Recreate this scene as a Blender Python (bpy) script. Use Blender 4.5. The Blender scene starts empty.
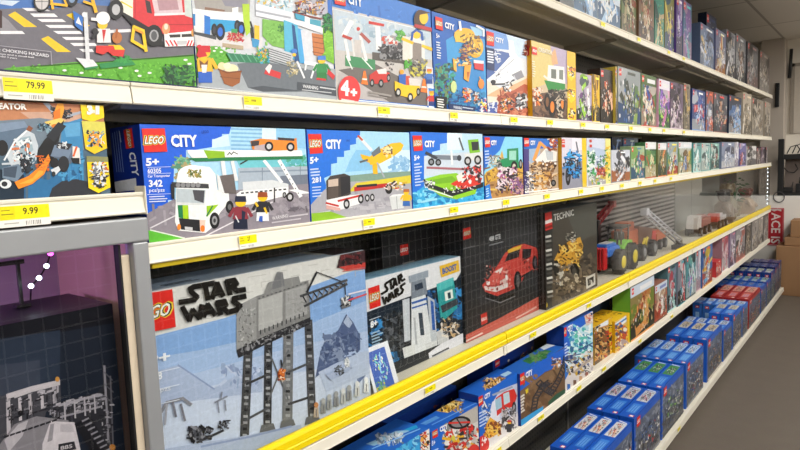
import bpy, bmesh, math, random
from mathutils import Vector, Matrix
PI = math.pi
SC = bpy.context.scene
COL = SC.collection
H = 1.53                       # camera height above the floor

# ------------------------------------------------------------------ camera
FPX = 600.0
def _basis():
    vpx, vpy, yv = 491.0, -78.0, 6200.0
    xv = -(FPX*FPX + vpy*yv)/vpx
    Y = Vector((vpx, -vpy, -FPX)).normalized()
    Z = -Vector((xv, -yv, -FPX)).normalized()
    X = Y.cross(Z)
    return X, Y, Z
BX, BY, BZ = _basis()
CAM = Vector((0, 0, H))
def ray(x, y):
    v = Vector((x-400.0, 225.0-y, -FPX))
    return Vector((BX.dot(v), BY.dot(v), BZ.dot(v)))
def onx(x, y, X):
    r = ray(x, y); return CAM + r*(X/r.x)
def ony(x, y, Y):
    r = ray(x, y); return CAM + r*(Y/r.y)
def onz(x, y, Z):
    r = ray(x, y); return CAM + r*((Z-H)/r.z)
cd = bpy.data.cameras.new('camera'); cam = bpy.data.objects.new('camera', cd); COL.objects.link(cam)
cam.matrix_world = Matrix(((BX.x, BX.y, BX.z, 0), (BY.x, BY.y, BY.z, 0), (BZ.x, BZ.y, BZ.z, H), (0, 0, 0, 1)))
cd.sensor_width = 36; cd.lens = 36*FPX/800; cd.clip_start = 0.02; cd.clip_end = 60
SC.camera = cam

# ------------------------------------------------------------------ materials
def lin(h):
    h = h.lstrip('#')
    if len(h) == 3: h = ''.join(c*2 for c in h)
    r = []
    for i in (0, 2, 4):
        c = int(h[i:i+2], 16)/255
        r.append(c/12.92 if c <= .04045 else ((c+.055)/1.055)**2.4)
    return (r[0], r[1], r[2], 1.0)
MATS = {}
def mat(name, hexc, rough=.5, metal=0.0, var=.08, scale=40.0, bump=0.0, coat=0.0):
    if name in MATS: return MATS[name]
    m = bpy.data.materials.new(name); m.use_nodes = True
    nt = m.node_tree; b = nt.nodes['Principled BSDF']
    c = lin(hexc)
    tc = nt.nodes.new('ShaderNodeTexCoord'); nz = nt.nodes.new('ShaderNodeTexNoise')
    nz.inputs['Scale'].default_value = scale; nz.inputs['Detail'].default_value = 4
    nt.links.new(tc.outputs['Object'], nz.inputs['Vector'])
    mx = nt.nodes.new('ShaderNodeMix'); mx.data_type = 'RGBA'
    mx.inputs[6].default_value = tuple(x*(1-var) for x in c[:3])+(1,)
    mx.inputs[7].default_value = tuple(min(1, x*(1+var)) for x in c[:3])+(1,)
    nt.links.new(nz.outputs['Fac'], mx.inputs[0]); nt.links.new(mx.outputs[2], b.inputs['Base Color'])
    b.inputs['Roughness'].default_value = rough; b.inputs['Metallic'].default_value = metal
    b.inputs['Coat Weight'].default_value = coat
    if bump:
        bp = nt.nodes.new('ShaderNodeBump'); bp.inputs['Strength'].default_value = bump; bp.inputs['Distance'].default_value = .002
        nt.links.new(nz.outputs['Fac'], bp.inputs['Height']); nt.links.new(bp.outputs['Normal'], b.inputs['Normal'])
    MATS[name] = m; return m
def mat_print(name, rough):
    m = bpy.data.materials.new(name); m.use_nodes = True
    nt = m.node_tree; b = nt.nodes['Principled BSDF']
    at = nt.nodes.new('ShaderNodeAttribute'); at.attribute_name = 'ink'
    tc = nt.nodes.new('ShaderNodeTexCoord'); nz = nt.nodes.new('ShaderNodeTexNoise')
    nz.inputs['Scale'].default_value = 130; nz.inputs['Detail'].default_value = 5; nz.inputs['Roughness'].default_value = .7
    nt.links.new(tc.outputs['Object'], nz.inputs['Vector'])
    mr = nt.nodes.new('ShaderNodeMapRange'); mr.inputs[1].default_value = .25; mr.inputs[2].default_value = .75; mr.inputs[3].default_value = .88; mr.inputs[4].default_value = 1.08
    nt.links.new(nz.outputs['Fac'], mr.inputs[0])
    vm = nt.nodes.new('ShaderNodeVectorMath'); vm.operation = 'SCALE'
    nt.links.new(at.outputs['Color'], vm.inputs[0]); nt.links.new(mr.outputs[0], vm.inputs['Scale'])
    nt.links.new(vm.outputs[0], b.inputs['Base Color'])
    b.inputs['Roughness'].default_value = rough
    b.inputs['Specular IOR Level'].default_value = .35
    return m
INK = mat_print('printed_card', .38)
def mat_emit(name, hexc, s):
    m = bpy.data.materials.new(name); m.use_nodes = True
    b = m.node_tree.nodes['Principled BSDF']
    b.inputs['Base Color'].default_value = lin(hexc); b.inputs['Emission Color'].default_value = lin(hexc); b.inputs['Emission Strength'].default_value = s
    return m
def mat_glass(name, tint, gloss=1.0):
    m = bpy.data.materials.new(name); m.use_nodes = True; nt = m.node_tree
    for n in list(nt.nodes): nt.nodes.remove(n)
    o = nt.nodes.new('ShaderNodeOutputMaterial'); t = nt.nodes.new('ShaderNodeBsdfTransparent'); t.inputs[0].default_value = lin(tint)
    g = nt.nodes.new('ShaderNodeBsdfGlossy'); g.inputs['Roughness'].default_value = .012
    f = nt.nodes.new('ShaderNodeFresnel'); f.inputs[0].default_value = 1.49
    nz = nt.nodes.new('ShaderNodeTexNoise'); nz.inputs['Scale'].default_value = 3
    tc = nt.nodes.new('ShaderNodeTexCoord'); nt.links.new(tc.outputs['Object'], nz.inputs['Vector'])
    mp = nt.nodes.new('ShaderNodeMath'); mp.operation = 'MULTIPLY'; mp.inputs[1].default_value = gloss
    mix = nt.nodes.new('ShaderNodeMixShader')
    ge = nt.nodes.new('ShaderNodeNewGeometry'); fr_ = nt.nodes.new('ShaderNodeMath'); fr_.operation = 'SUBTRACT'; fr_.inputs[0].default_value = 1.0
    nt.links.new(ge.outputs['Backfacing'], fr_.inputs[1]); mq = nt.nodes.new('ShaderNodeMath'); mq.operation = 'MULTIPLY'
    nt.links.new(f.outputs[0], mp.inputs[0]); nt.links.new(mp.outputs[0], mq.inputs[0]); nt.links.new(fr_.outputs[0], mq.inputs[1]); nt.links.new(mq.outputs[0], mix.inputs[0])
    bp = nt.nodes.new('ShaderNodeBump'); bp.inputs['Strength'].default_value = .02; bp.inputs['Distance'].default_value = .002
    nt.links.new(nz.outputs['Fac'], bp.inputs['Height']); nt.links.new(bp.outputs['Normal'], g.inputs['Normal'])
    nt.links.new(t.outputs[0], mix.inputs[1]); nt.links.new(g.outputs[0], mix.inputs[2]); nt.links.new(mix.outputs[0], o.inputs[0])
    return m

# ------------------------------------------------------------------ object helpers
def tag(o, label=None, cat=None, group=None, kind=None):
    if label: o['label'] = label
    if cat: o['category'] = cat
    if group: o['group'] = group
    if kind: o['kind'] = kind
    return o
def empty(name, loc, rz=0.0, label=None, cat=None, group=None):
    o = bpy.data.objects.new(name, None); COL.objects.link(o)
    o.location = loc; o.rotation_euler = (0, 0, rz); o.empty_display_size = .02
    return tag(o, label, cat, group)
class MB:
    """collects shapes in one mesh"""
    def __init__(s): s.v = []; s.f = []; s.sm = []
    def add(s, vs, fs, smooth=False):
        n = len(s.v); s.v += [tuple(v) for v in vs]
        for f in fs: s.f.append([n+i for i in f]); s.sm.append(smooth)
        return s
    def box(s, a, b, bev=0.0, rot=None, piv=None):
        x0, y0, z0 = (min(a[i], b[i]) for i in range(3)); x1, y1, z1 = (max(a[i], b[i]) for i in range(3))
        bm = bmesh.new(); bmesh.ops.create_cube(bm, size=1)
        for v in bm.verts: v.co = Vector(((x0+x1)/2+v.co.x*(x1-x0), (y0+y1)/2+v.co.y*(y1-y0), (z0+z1)/2+v.co.z*(z1-z0)))
        if bev: bmesh.ops.bevel(bm, geom=bm.edges[:], offset=bev, segments=2, profile=.5, affect='EDGES', clamp_overlap=True)
        if rot is not None:
            p = Vector(piv) if piv else Vector(((x0+x1)/2, (y0+y1)/2, (z0+z1)/2))
            for v in bm.verts: v.co = rot @ (v.co-p) + p
        bm.verts.index_update(); s.add([v.co for v in bm.verts], [[v.index for v in f.verts] for f in bm.faces]); bm.free(); return s
    def tube(s, pts, r, n=8, caps=True):
        pts = [Vector(p) for p in pts]; rs = r if isinstance(r, (list, tuple)) else [r]*len(pts)
        vs = []; fs = []; up = None
        for i, p in enumerate(pts):
            d = (pts[min(i+1, len(pts)-1)]-pts[max(i-1, 0)]).normalized()
            if up is None: up = d.orthogonal().normalized()
            up = (up-d*up.dot(d))
            up = up.normalized() if up.length > 1e-6 else d.orthogonal().normalized()
            w = d.cross(up)
            for k in range(n):
                a = 2*PI*k/n; vs.append(p+(up*math.cos(a)+w*math.sin(a))*rs[i])
        for i in range(len(pts)-1):
            for k in range(n): fs.append([i*n+k, i*n+(k+1) % n, (i+1)*n+(k+1) % n, (i+1)*n+k])
        if caps: fs.append(list(range(n))[::-1]); fs.append([(len(pts)-1)*n+k for k in range(n)])
        return s.add(vs, fs, True)
    def lathe(s, prof, c, axis='Z', n=24):
        """prof: (r, h) pairs along the axis"""
        vs = []; fs = []
        for r, h in prof:
            for k in range(n):
                a = 2*PI*k/n; x, y = r*math.cos(a), r*math.sin(a)
                p = (x, y, h) if axis == 'Z' else ((h, x, y) if axis == 'X' else (y, h, x))
                vs.append((c[0]+p[0], c[1]+p[1], c[2]+p[2]))
        for i in range(len(prof)-1):
            for k in range(n): fs.append([i*n+k, i*n+(k+1) % n, (i+1)*n+(k+1) % n, (i+1)*n+k])
        fs.append(list(range(n))[::-1]); fs.append([(len(prof)-1)*n+k for k in range(n)])
        return s.add(vs, fs, True)
    def prism(s, poly, a, b, axis='Y'):
        """2D outline extruded from a to b along an axis. Y: (x,z)  X: (y,z)  Z: (x,y)"""
        n = len(poly); vs = []
        for h in (a, b):
            for p, q in poly: vs.append({'Y': (p, h, q), 'X': (h, p, q), 'Z': (p, q, h)}[axis])
        fs = [[i, (i+1) % n, n+(i+1) % n, n+i] for i in range(n)]+[list(range(n))[::-1], list(range(n, 2*n))]
        return s.add(vs, fs)
    def ball(s, c, r, seg=12, rings=8):
        rr = r if isinstance(r, (list, tuple)) else (r, r, r); vs = []; fs = []
        for i in range(rings+1):
            t = PI*i/rings
            for k in range(seg):
                a = 2*PI*k/seg; vs.append((c[0]+rr[0]*math.sin(t)*math.cos(a), c[1]+rr[1]*math.sin(t)*math.sin(a), c[2]+rr[2]*math.cos(t)))
        for i in range(rings):
            for k in range(seg): fs.append([i*seg+k, (i+1)*seg+k, (i+1)*seg+(k+1) % seg, i*seg+(k+1) % seg])
        return s.add(vs, fs, True)
    def build(s, name, m, parent=None, label=None):
        me = bpy.data.meshes.new(name); me.from_pydata(s.v, [], s.f); me.update()
        bm = bmesh.new(); bm.from_mesh(me); bmesh.ops.remove_doubles(bm, verts=bm.verts, dist=1e-6); bmesh.ops.recalc_face_normals(bm, faces=bm.faces); bm.to_mesh(me); bm.free()
        if len(me.polygons) == len(s.sm): me.polygons.foreach_set('use_smooth', s.sm)
        me.materials.append(m)
        o = bpy.data.objects.new(name, me); COL.objects.link(o)
        if parent is not None:
            o.parent = parent; o.matrix_parent_inverse = Matrix.Identity(4)
        if label: o['label'] = label
        return o
def wpart(root, mb, name, m, parent=None, label=None):
    """mesh given in world coordinates, made a part of root (root has no scale)"""
    inv = (Matrix.Translation(root.location) @ root.rotation_euler.to_matrix().to_4x4()).inverted()
    mb.v = [tuple(inv @ Vector(v)) for v in mb.v]
    return mb.build(name, m, parent or root, label)
def settle(o):
    """give a top-level mesh its origin at its base centre"""
    me = o.data; n = len(me.vertices)
    xs = [v.co.x for v in me.vertices]; ys = [v.co.y for v in me.vertices]; zs = [v.co.z for v in me.vertices]
    c = Vector(((min(xs)+max(xs))/2, (min(ys)+max(ys))/2, min(zs)))
    me.transform(Matrix.Translation(-c)); o.location = c
    return o

# ------------------------------------------------------------------ printing
GLYPH = {}
def glyphs(txt, bold):
    k = (txt, bold)
    if k in GLYPH: return GLYPH[k]
    cu = bpy.data.curves.new('lettering', 'FONT'); cu.body = txt; cu.resolution_u = 2; cu.offset = bold; cu.fill_mode = 'FRONT'; cu.dimensions = '2D'
    o = bpy.data.objects.new('lettering', cu); COL.objects.link(o)
    dg = bpy.context.evaluated_depsgraph_get(); dg.update()
    me = bpy.data.meshes.new_from_object(o.evaluated_get(dg))
    vs = [(v.co.x, v.co.y) for v in me.vertices]; fs = [list(p.vertices) for p in me.polygons]
    bpy.data.objects.remove(o); bpy.data.curves.remove(cu); bpy.data.meshes.remove(me)
    GLYPH[k] = (vs, fs); return GLYPH[k]
def clip_rect(pts, w, h):
    for ax, lim, sgn in ((0, 0, 1), (0, w, -1), (1, 0, 1), (1, h, -1)):
        out = []; n = len(pts)
        for i in range(n):
            a, b = pts[i-1], pts[i]; da, db = (a[ax]-lim)*sgn, (b[ax]-lim)*sgn
            if da >= 0 and db >= 0: out.append(b)
            elif da >= 0 > db or da < 0 <= db:
                t = da/(da-db); q = (a[0]+(b[0]-a[0])*t, a[1]+(b[1]-a[1])*t)
                out.append(q)
                if db >= 0: out.append(b)
        pts = out
        if len(pts) < 3: return []
    return pts
def nums(s): return [tuple(float(c) for c in p.split(',')) for p in s.split()]
class Print:
    """ink on one flat face; O lower left corner, U and V unit directions, w x h in metres.
    Shapes are given in photograph coordinates (met on the face's plane) or, with uv=True, as fractions of the face."""
    def __init__(s, O, U, V, w, h, uv=False, lift=.00025):
        s.O = Vector(O); s.U = Vector(U).normalized(); s.V = Vector(V).normalized(); s.N = s.U.cross(s.V)
        s.w = w; s.h = h; s.uv = uv; s.vs = []; s.fs = []; s.cs = []; s.k = 0; s.lift = lift; s.dx = 0; s.dy = 0; s.mapf = None
    def m(s, p):
        if s.mapf: p = s.mapf(*p)
        if s.uv: return (p[0]*s.w, p[1]*s.h)
        r = ray(p[0], p[1]); t = (s.O-CAM).dot(s.N)/r.dot(s.N); q = CAM+r*t-s.O
        return (q.dot(s.U), q.dot(s.V))
    def _put(s, pts, fs, c):
        n = len(s.vs); s.k += 1; z = s.lift+s.k*5e-6
        for p in pts: s.vs.append(s.O+s.U*p[0]+s.V*p[1]+s.N*z)
        for f in fs: s.fs.append([n+i for i in f]); s.cs.append(c)
    def raw(s, pts, c):
        pts = clip_rect(pts, s.w, s.h)
        if len(pts) >= 3:
            a = sum(pts[i-1][0]*pts[i][1]-pts[i][0]*pts[i-1][1] for i in range(len(pts)))
            if a < 0: pts = pts[::-1]
            s._put(pts, [list(range(len(pts)))], lin(c))
    def bg(s, c): s.raw([(0, 0), (s.w, 0), (s.w, s.h), (0, s.h)], c); return s
    def P(s, pts, c):
        s.raw([s.m(p) for p in (nums(pts) if isinstance(pts, str) else pts)], c); return s
    def R(s, x0, y0, x1, y1, c): return s.P([(x0, y0), (x1, y0), (x1, y1), (x0, y1)], c)
    def E(s, cx, cy, rx, ry, c, rot=0, n=18):
        ca, sa = math.cos(rot), math.sin(rot)
        return s.P([(cx+rx*math.cos(a)*ca-ry*math.sin(a)*sa, cy+rx*math.cos(a)*sa+ry*math.sin(a)*ca) for a in (2*PI*i/n for i in range(n))], c)
    def L(s, pts, w, c):
        pts = nums(pts) if isinstance(pts, str) else pts
        for a, b in zip(pts, pts[1:]):
            dx, dy = b[0]-a[0], b[1]-a[1]; l = math.hypot(dx, dy) or 1; ux, uy = dx/l*w*.5, dy/l*w*.5; nx, ny = -uy, ux
            e = .6
            s.P([(a[0]+nx-ux*e, a[1]+ny-uy*e), (b[0]+nx+ux*e, b[1]+ny+uy*e), (b[0]-nx+ux*e, b[1]-ny+uy*e), (a[0]-nx-ux*e, a[1]-ny-uy*e)], c)
        return s
    def S(s, seed, x0, y0, x1, y1, n, cols, size, slope=0.0):
        """many little irregular patches: foliage, rubble, small parts"""
        rd = random.Random(seed); cols = cols.split() if isinstance(cols, str) else cols
        n = int(n*1.9); size *= .68
        for _ in range(n):
            x = rd.uniform(x0, x1); y = rd.uniform(y0, y1)+slope*(x-x0); r = size*rd.uniform(.45, 1.25); k = rd.choice((4, 5, 6)); o = rd.uniform(0, 6); q = rd.uniform(.5, 1.7)
            if rd.random() < .5:
                t = rd.choice((.1, -.15, 1.5, .6, -.7, 1.0))+rd.uniform(-.2, .2); l, b = r*rd.uniform(1, 2.1), r*rd.uniform(.25, .55); ca, sa = math.cos(t), math.sin(t)
                s.P([(x+l*ca-b*sa, y+l*sa+b*ca), (x+l*ca+b*sa, y+l*sa-b*ca), (x-l*ca+b*sa, y-l*sa-b*ca), (x-l*ca-b*sa, y-l*sa+b*ca)], rd.choice(cols)); continue
            s.P([(x+r*math.cos(o+2*PI*i/k)*rd.uniform(.7, 1.2), y+r*q*math.sin(o+2*PI*i/k)*rd.uniform(.7, 1.2)) for i in range(k)], rd.choice(cols))
        return s
    def G(s, seed, x0, y0, x1, y1, n, cols, size, slope=0.0, lean=0.0):
        """little upright blocks, as on a brick-built machine"""
        rd = random.Random(seed); cols = cols.split()
        for _ in range(n):
            x = rd.uniform(x0, x1); y = rd.uniform(y0, y1)+slope*(x-x0); w, h = (size*rd.uniform(.5, 2.2), size*rd.uniform(.2, .7)) if rd.random() < .6 else (size*rd.uniform(.2, .6), size*rd.uniform(.8, 2.4))
            s.P([(x-w/2, y-slope*w/2), (x+w/2, y+slope*w/2), (x+w/2+lean*h, y+slope*w/2+h), (x-w/2+lean*h, y-slope*w/2+h)], rd.choice(cols))
        return s
    def T(s, txt, bl, br, tl, c, bold=.02, shear=0.0):
        vs, fs = glyphs(txt, bold)
        if not vs: return s
        x0 = min(v[0] for v in vs); x1 = max(v[0] for v in vs); y0 = min(v[1] for v in vs); y1 = max(v[1] for v in vs)
        A = Vector(s.m(bl)); B = Vector(s.m(br))-A; C = Vector(s.m(tl))-A
        pts = []
        for x, y in vs:
            u = (x-x0)/(x1-x0); v = (y-y0)/(y1-y0); q = A+B*(u+shear*(v-.5))+C*v
            pts.append((q.x, q.y))
        a = [p for p in pts if -.0005 < p[0] < s.w+.0005 and -.0005 < p[1] < s.h+.0005]
        if len(a) < len(pts):
            ok = [f for f in fs if all(-.0005 < pts[i][0] < s.w+.0005 and -.0005 < pts[i][1] < s.h+.0005 for i in f)]
        else: ok = fs
        s._put(pts, ok, lin(c)); return s
    def logo(s, quad, near=True):
        """red tile with slanted rounded white letters outlined in black and yellow; quad = tl tr br bl"""
        q = nums(quad) if isinstance(quad, str) else quad
        tl, tr, br, bl = [Vector(p) for p in q]
        s.P(q, '#dd2a22')
        f = lambda u, v: tuple((tl*(1-u)+tr*u)*(1-v)+(bl*(1-u)+br*u)*v)
        a, b, c = f(.1, .66), f(.9, .66), f(.1, .33)
        if near:
            s.T('LEGO', f(.02, .71), f(.98, .71), f(.02, .28), '#e8c83a', .09, .12)
            s.T('LEGO', f(.06, .685), f(.94, .685), f(.06, .305), '#15110f', .06, .12)
            s.T('LEGO', a, b, c, '#f2efe8', .02, .12)
        else: s.T('LEGO', f(.06, .68), f(.94, .68), f(.06, .32), '#f2efe8', .04, .12)
        return s
    def lines(s, pts, n, w, c):
        """n small lines of fine print inside quad pts (tl tr br bl)"""
        q = [Vector(p) for p in (nums(pts) if isinstance(pts, str) else pts)]
        rd = random.Random(n)
        for i in range(n):
            v = (i+.5)/n; a = q[0]*(1-v)+q[3]*v; b = q[1]*(1-v)+q[2]*v; e = rd.uniform(.6, 1)
            s.L([tuple(a), tuple(a*(1-e)+b*e)], w, c)
        return s
    def fig(s, x, y, h, hat, body, legs, face='#f0c020'):
        """a plain little toy person, x,y = middle of the feet, h = height"""
        w = h*.22
        s.P([(x-w, y), (x+w, y), (x+w*.9, y-h*.32), (x-w*.9, y-h*.32)], legs)
        s.P([(x-w*1.1, y-h*.3), (x+w*1.1, y-h*.3), (x+w*.75, y-h*.68), (x-w*.75, y-h*.68)], body)
        s.L([(x-w*.9, y-h*.62), (x-w*1.5, y-h*.4)], h*.1, body); s.L([(x+w*.9, y-h*.62), (x+w*1.5, y-h*.4)], h*.1, body)
        s.E(x, y-h*.8, w*.75, h*.13, face, n=10); s.P([(x-w*.8, y-h*.82), (x+w*.8, y-h*.82), (x+w*.7, y-h), (x-w*.7, y-h)], hat)
        return s
    def wheel(s, x, y, rx, ry, rim='#9a9a9c'):
        s.E(x, y, rx, ry, '#1a1a1c'); s.E(x, y, rx*.55, ry*.55, rim, n=12); return s
    def build(s, root, name='front_print', parent=None, label=None):
        if not s.fs: return None
        inv = (Matrix.Translation(root.location) @ root.rotation_euler.to_matrix().to_4x4()).inverted()
        me = bpy.data.meshes.new(name); me.from_pydata([tuple(inv @ v) for v in s.vs], [], s.fs); me.update()
        at = me.color_attributes.new('ink', 'FLOAT_COLOR', 'CORNER')
        buf = []
        for p, c in zip(me.polygons, s.cs): buf += list(c)*p.loop_total
        at.data.foreach_set('color', buf); me.materials.append(INK)
        o = bpy.data.objects.new(name, me); COL.objects.link(o); o.parent = parent or root
        if label: o['label'] = label
        return o
def sublayer(pr, base):
    """a further Print on the same face, lying just above the first"""
    q = Print(pr.O, pr.U, pr.V, pr.w, pr.h, pr.uv, pr.lift+pr.k*5e-6+.00004); return q
def inked_box(root, a, b, cols, name='carton', bev=.0012):
    """carton between corners a and b (world); cols: default, and by face: front(+X) left(-Y) top"""
    mb = MB().box(a, b, bev)
    inv = (Matrix.Translation(root.location) @ root.rotation_euler.to_matrix().to_4x4()).inverted()
    me = bpy.data.meshes.new(name); me.from_pydata([tuple(inv @ Vector(v)) for v in mb.v], [], mb.f); me.update()
    bm = bmesh.new(); bm.from_mesh(me); bmesh.ops.recalc_face_normals(bm, faces=bm.faces); bm.to_mesh(me); bm.free(); me.update()
    at = me.color_attributes.new('ink', 'FLOAT_COLOR', 'CORNER'); buf = []
    for p in me.polygons:
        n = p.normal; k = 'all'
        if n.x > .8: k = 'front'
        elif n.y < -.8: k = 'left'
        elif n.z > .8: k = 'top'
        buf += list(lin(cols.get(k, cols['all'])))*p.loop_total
    at.data.foreach_set('color', buf); me.materials.append(INK)
    o = bpy.data.objects.new(name, me); COL.objects.link(o); o.parent = root
    return o
BOXG = {'A': 'toy boxes on the top shelf', 'B': 'toy boxes on the second shelf', 'C': 'toy boxes on the third shelf', 'D': 'boxed sets behind the clear guards', 'E': 'toy boxes on the shelf below the yellow rail', 'F': 'toy boxes on the bottom shelf'}
ZS = {'A': .587, 'B': .155, 'L': -.026, 'C': -.114, 'D': -.600, 'E': -.925, 'F': -1.44}
ZS = {k: v+H for k, v in ZS.items()}
LASTY = {}
CUR = [0, 0]
def toy_box(row, X, y0, y1, zt, depth, cols, label, z0=None, name='toy_box', group=None, gap=.0015):
    """a carton standing on a shelf, its printed front at x = X facing the aisle"""
    z0 = ZS[row]+.0008 if z0 is None else z0
    y0 += gap; y1 -= gap
    if X > -1.05 and row in 'ABCE':
        y0 = max(y0, LASTY.get(row, -9)+.002); y1 = max(y1, y0+.01); LASTY[row] = y1
    zt = min(zt, {'B': H+.550, 'C': H+.117, 'D': H-.165, 'E': H-.638, 'L': H+.117}.get(row, 9))
    r = empty(name, (X-depth/2, (y0+y1)/2, z0), 0, label, 'toy box', group or BOXG.get(row))
    if isinstance(cols, str): cols = {'all': cols}
    c = inked_box(r, (X-depth, y0, z0), (X, y1, zt), cols)
    CUR[:] = [y0-gap, y1+gap]
    f = Print((X, y0, z0), (0, 1, 0), (0, 0, 1), y1-y0, zt-z0)
    return r, f
def face_left(X, y0, z0, zt, depth): return Print((X-depth, y0+.0015, z0), (1, 0, 0), (0, 0, 1), depth, zt-z0)
def face_top(X, y0, y1, zt, depth): return Print((X, y0+.0015, zt), (0, 1, 0), (-1, 0, 0), y1-y0-.003, depth)
LP = (22, 34, 50, 60); LY = (1.0, 1.15, 1.1, .9, .95); EXPO = 0.12
# ================================================================== the setting
def structure(o, label=None): o['kind'] = 'structure'; return o
cream = mat('cream_enamel', '#e9e3d3', .38, 0, .03, 6, .05)
shade = mat('cream_steel_deck', '#e6dfcd', .5, 0, .05, 8)
yellow = mat('yellow_plastic', '#f2d40a', .28, 0, .03, 10)
greyf = mat('grey_aluminium', '#9c9ea1', .42, .35, .05, 30, .05)
black = mat('black_plastic', '#161617', .45, 0, .1, 30)
darkgap = mat('dark_rubber', '#0c0c0d', .7)
def mat_floor():
    m = mat('floor_concrete', '#6f655a', .62, 0, .10, 9, .1); nt = m.node_tree
    b = nt.nodes['Principled BSDF']; tc = nt.nodes['Texture Coordinate']
    n2 = nt.nodes.new('ShaderNodeTexNoise'); n2.inputs['Scale'].default_value = 160; nt.links.new(tc.outputs['Object'], n2.inputs['Vector'])
    mx = nt.nodes.new('ShaderNodeMix'); mx.data_type = 'RGBA'; mx.blend_type = 'MULTIPLY'; mx.inputs[0].default_value = .35
    src = b.inputs['Base Color'].links[0].from_socket
    nt.links.new(src, mx.inputs[6]); nt.links.new(n2.outputs['Color'], mx.inputs[7]); nt.links.new(mx.outputs[2], b.inputs['Base Color'])
    return m
def mat_tiles():
    m = bpy.data.materials.new('ceiling_tiles'); m.use_nodes = True; nt = m.node_tree; b = nt.nodes['Principled BSDF']
    tc = nt.nodes.new('ShaderNodeTexCoord'); br = nt.nodes.new('ShaderNodeTexBrick'); br.offset = 0
    mp = nt.nodes.new('ShaderNodeMapping'); mp.inputs['Location'].default_value = (.35, .25, 0)
    br.inputs['Color1'].default_value = lin('#d6d0c6'); br.inputs['Color2'].default_value = lin('#cfc9bf'); br.inputs['Mortar'].default_value = lin('#a39c92')
    br.inputs['Scale'].default_value = 1; br.inputs['Mortar Size'].default_value = .012; br.inputs['Brick Width'].default_value = .61; br.inputs['Row Height'].default_value = 1.22
    nt.links.new(tc.outputs['Object'], mp.inputs[0]); nt.links.new(mp.outputs[0], br.inputs['Vector']); nt.links.new(br.outputs['Color'], b.inputs['Base Color'])
    b.inputs['Roughness'].default_value = .9; return m
def mat_perf(name, hexc, hole, pitch):
    m = bpy.data.materials.new(name); m.use_nodes = True; nt = m.node_tree; b = nt.nodes['Principled BSDF']
    tc = nt.nodes.new('ShaderNodeTexCoord'); sp = nt.nodes.new('ShaderNodeSeparateXYZ'); nt.links.new(tc.outputs['Object'], sp.inputs[0])
    outs = []
    for ax in (1, 2):
        a = nt.nodes.new('ShaderNodeMath'); a.operation = 'MULTIPLY'; a.inputs[1].default_value = 2*PI/pitch; nt.links.new(sp.outputs[ax], a.inputs[0])
        s = nt.nodes.new('ShaderNodeMath'); s.operation = 'COSINE'; nt.links.new(a.outputs[0], s.inputs[0]); outs.append(s)
    ad = nt.nodes.new('ShaderNodeMath'); ad.operation = 'ADD'; nt.links.new(outs[0].outputs[0], ad.inputs[0]); nt.links.new(outs[1].outputs[0], ad.inputs[1])
    gt = nt.nodes.new('ShaderNodeMath'); gt.operation = 'GREATER_THAN'; gt.inputs[1].default_value = 1.25; nt.links.new(ad.outputs[0], gt.inputs[0])
    mx = nt.nodes.new('ShaderNodeMix'); mx.data_type = 'RGBA'; mx.inputs[6].default_value = lin(hexc); mx.inputs[7].default_value = lin(hole)
    nt.links.new(gt.outputs[0], mx.inputs[0]); nt.links.new(mx.outputs[2], b.inputs['Base Color']); b.inputs['Roughness'].default_value = .5
    return m
wallm = mat('wall_paint', '#d9d2c6', .8, 0, .03, 3)
structure(MB().box((-3.2, -2.6, -.06), (9.7, 8.6, 0)).build('floor', mat_floor()))
CEIL = H+1.25
structure(MB().box((-3.2, -2.6, CEIL), (9.7, 8.6, CEIL+.06)).build('ceiling', mat_tiles()))
FARY = 8.2
structure(MB().box((-3.2, FARY, 0), (9.7, FARY+.12, CEIL)).build('wall_far', wallm))
structure(MB().box((-3.2, -2.6, 0), (-3.08, FARY, CEIL)).build('wall_left', wallm))
structure(MB().box((9.58, -2.6, 0), (9.7, FARY, CEIL)).build('wall_right', mat('wall_right_paint', '#cfc8bc', .85)))
structure(MB().box((-3.2, -2.6, 0), (9.7, -2.5, CEIL)).build('wall_near', mat('wall_near_paint', '#c9c2b6', .85)))
# pilaster at the end of the shelving and the frame right of it
structure(MB().box((-1.17, 8.0, 0), (-.942, FARY, CEIL), .004).build('wall_pilaster', mat('pilaster_paint', '#b5aba0', .8, 0, .04, 3)))
structure(MB().box((-.90, FARY-.03, H+.2), (-.865, FARY, H+.98)).box((-.90, FARY-.03, H+.945), (.4, FARY, H+.98)).build('trim_1', mat('trim_paint', '#8f867b', .6)))
structure(MB().box((-.865, FARY-.02, H+.2), (.4, FARY, H+.945)).build('door_1', mat('door_paint', '#b9b0a4', .6)))
structure(MB().box((-1.6, 7.80, 0), (.6, FARY, H-.49), .003).build('wall_half', mat('half_wall_paint', '#ece8e1', .7, 0, .02, 3)))

# ================================================================== the shelving
LIPX = -.975; BACKX = -1.30
SB = [-.715, .505, 1.725, 2.945, 4.165, 5.385, 6.605, 7.42]
back_m = mat_perf('perforated_steel', '#3a3835', '#0d0d0d', .0254)
gf = empty('shelving_frame', ((BACKX-.03), (SB[0]+SB[-1])/2, 0), 0, 'long dark perforated back frame carrying every shelf of the toy aisle', 'shelving frame')
for i in range(7):
    wpart(gf, MB().box((BACKX-.02, SB[i]+.012, .02), (BACKX-.004, SB[i+1]-.012, H+.95)), 'back_panel', back_m)
for y in SB:
    wpart(gf, MB().box((BACKX-.045, y-.011, 0), (BACKX-.001, y+.011, H+.95)), 'upright', mat('upright_steel', '#6a6660', .5))
wpart(gf, MB().box((-1.3, SB[1], .002), (-.90, SB[-1], .045)), 'kick_plate', black)
ORD = ['nearest', 'second', 'third', 'fourth', 'fifth', 'sixth', 'far end']
LEV = {'A': 'topmost', 'B': 'second from top', 'C': 'third from top', 'L': 'short raised', 'D': 'yellow railed display', 'E': 'fifth from top', 'F': 'wide bottom'}
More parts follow.
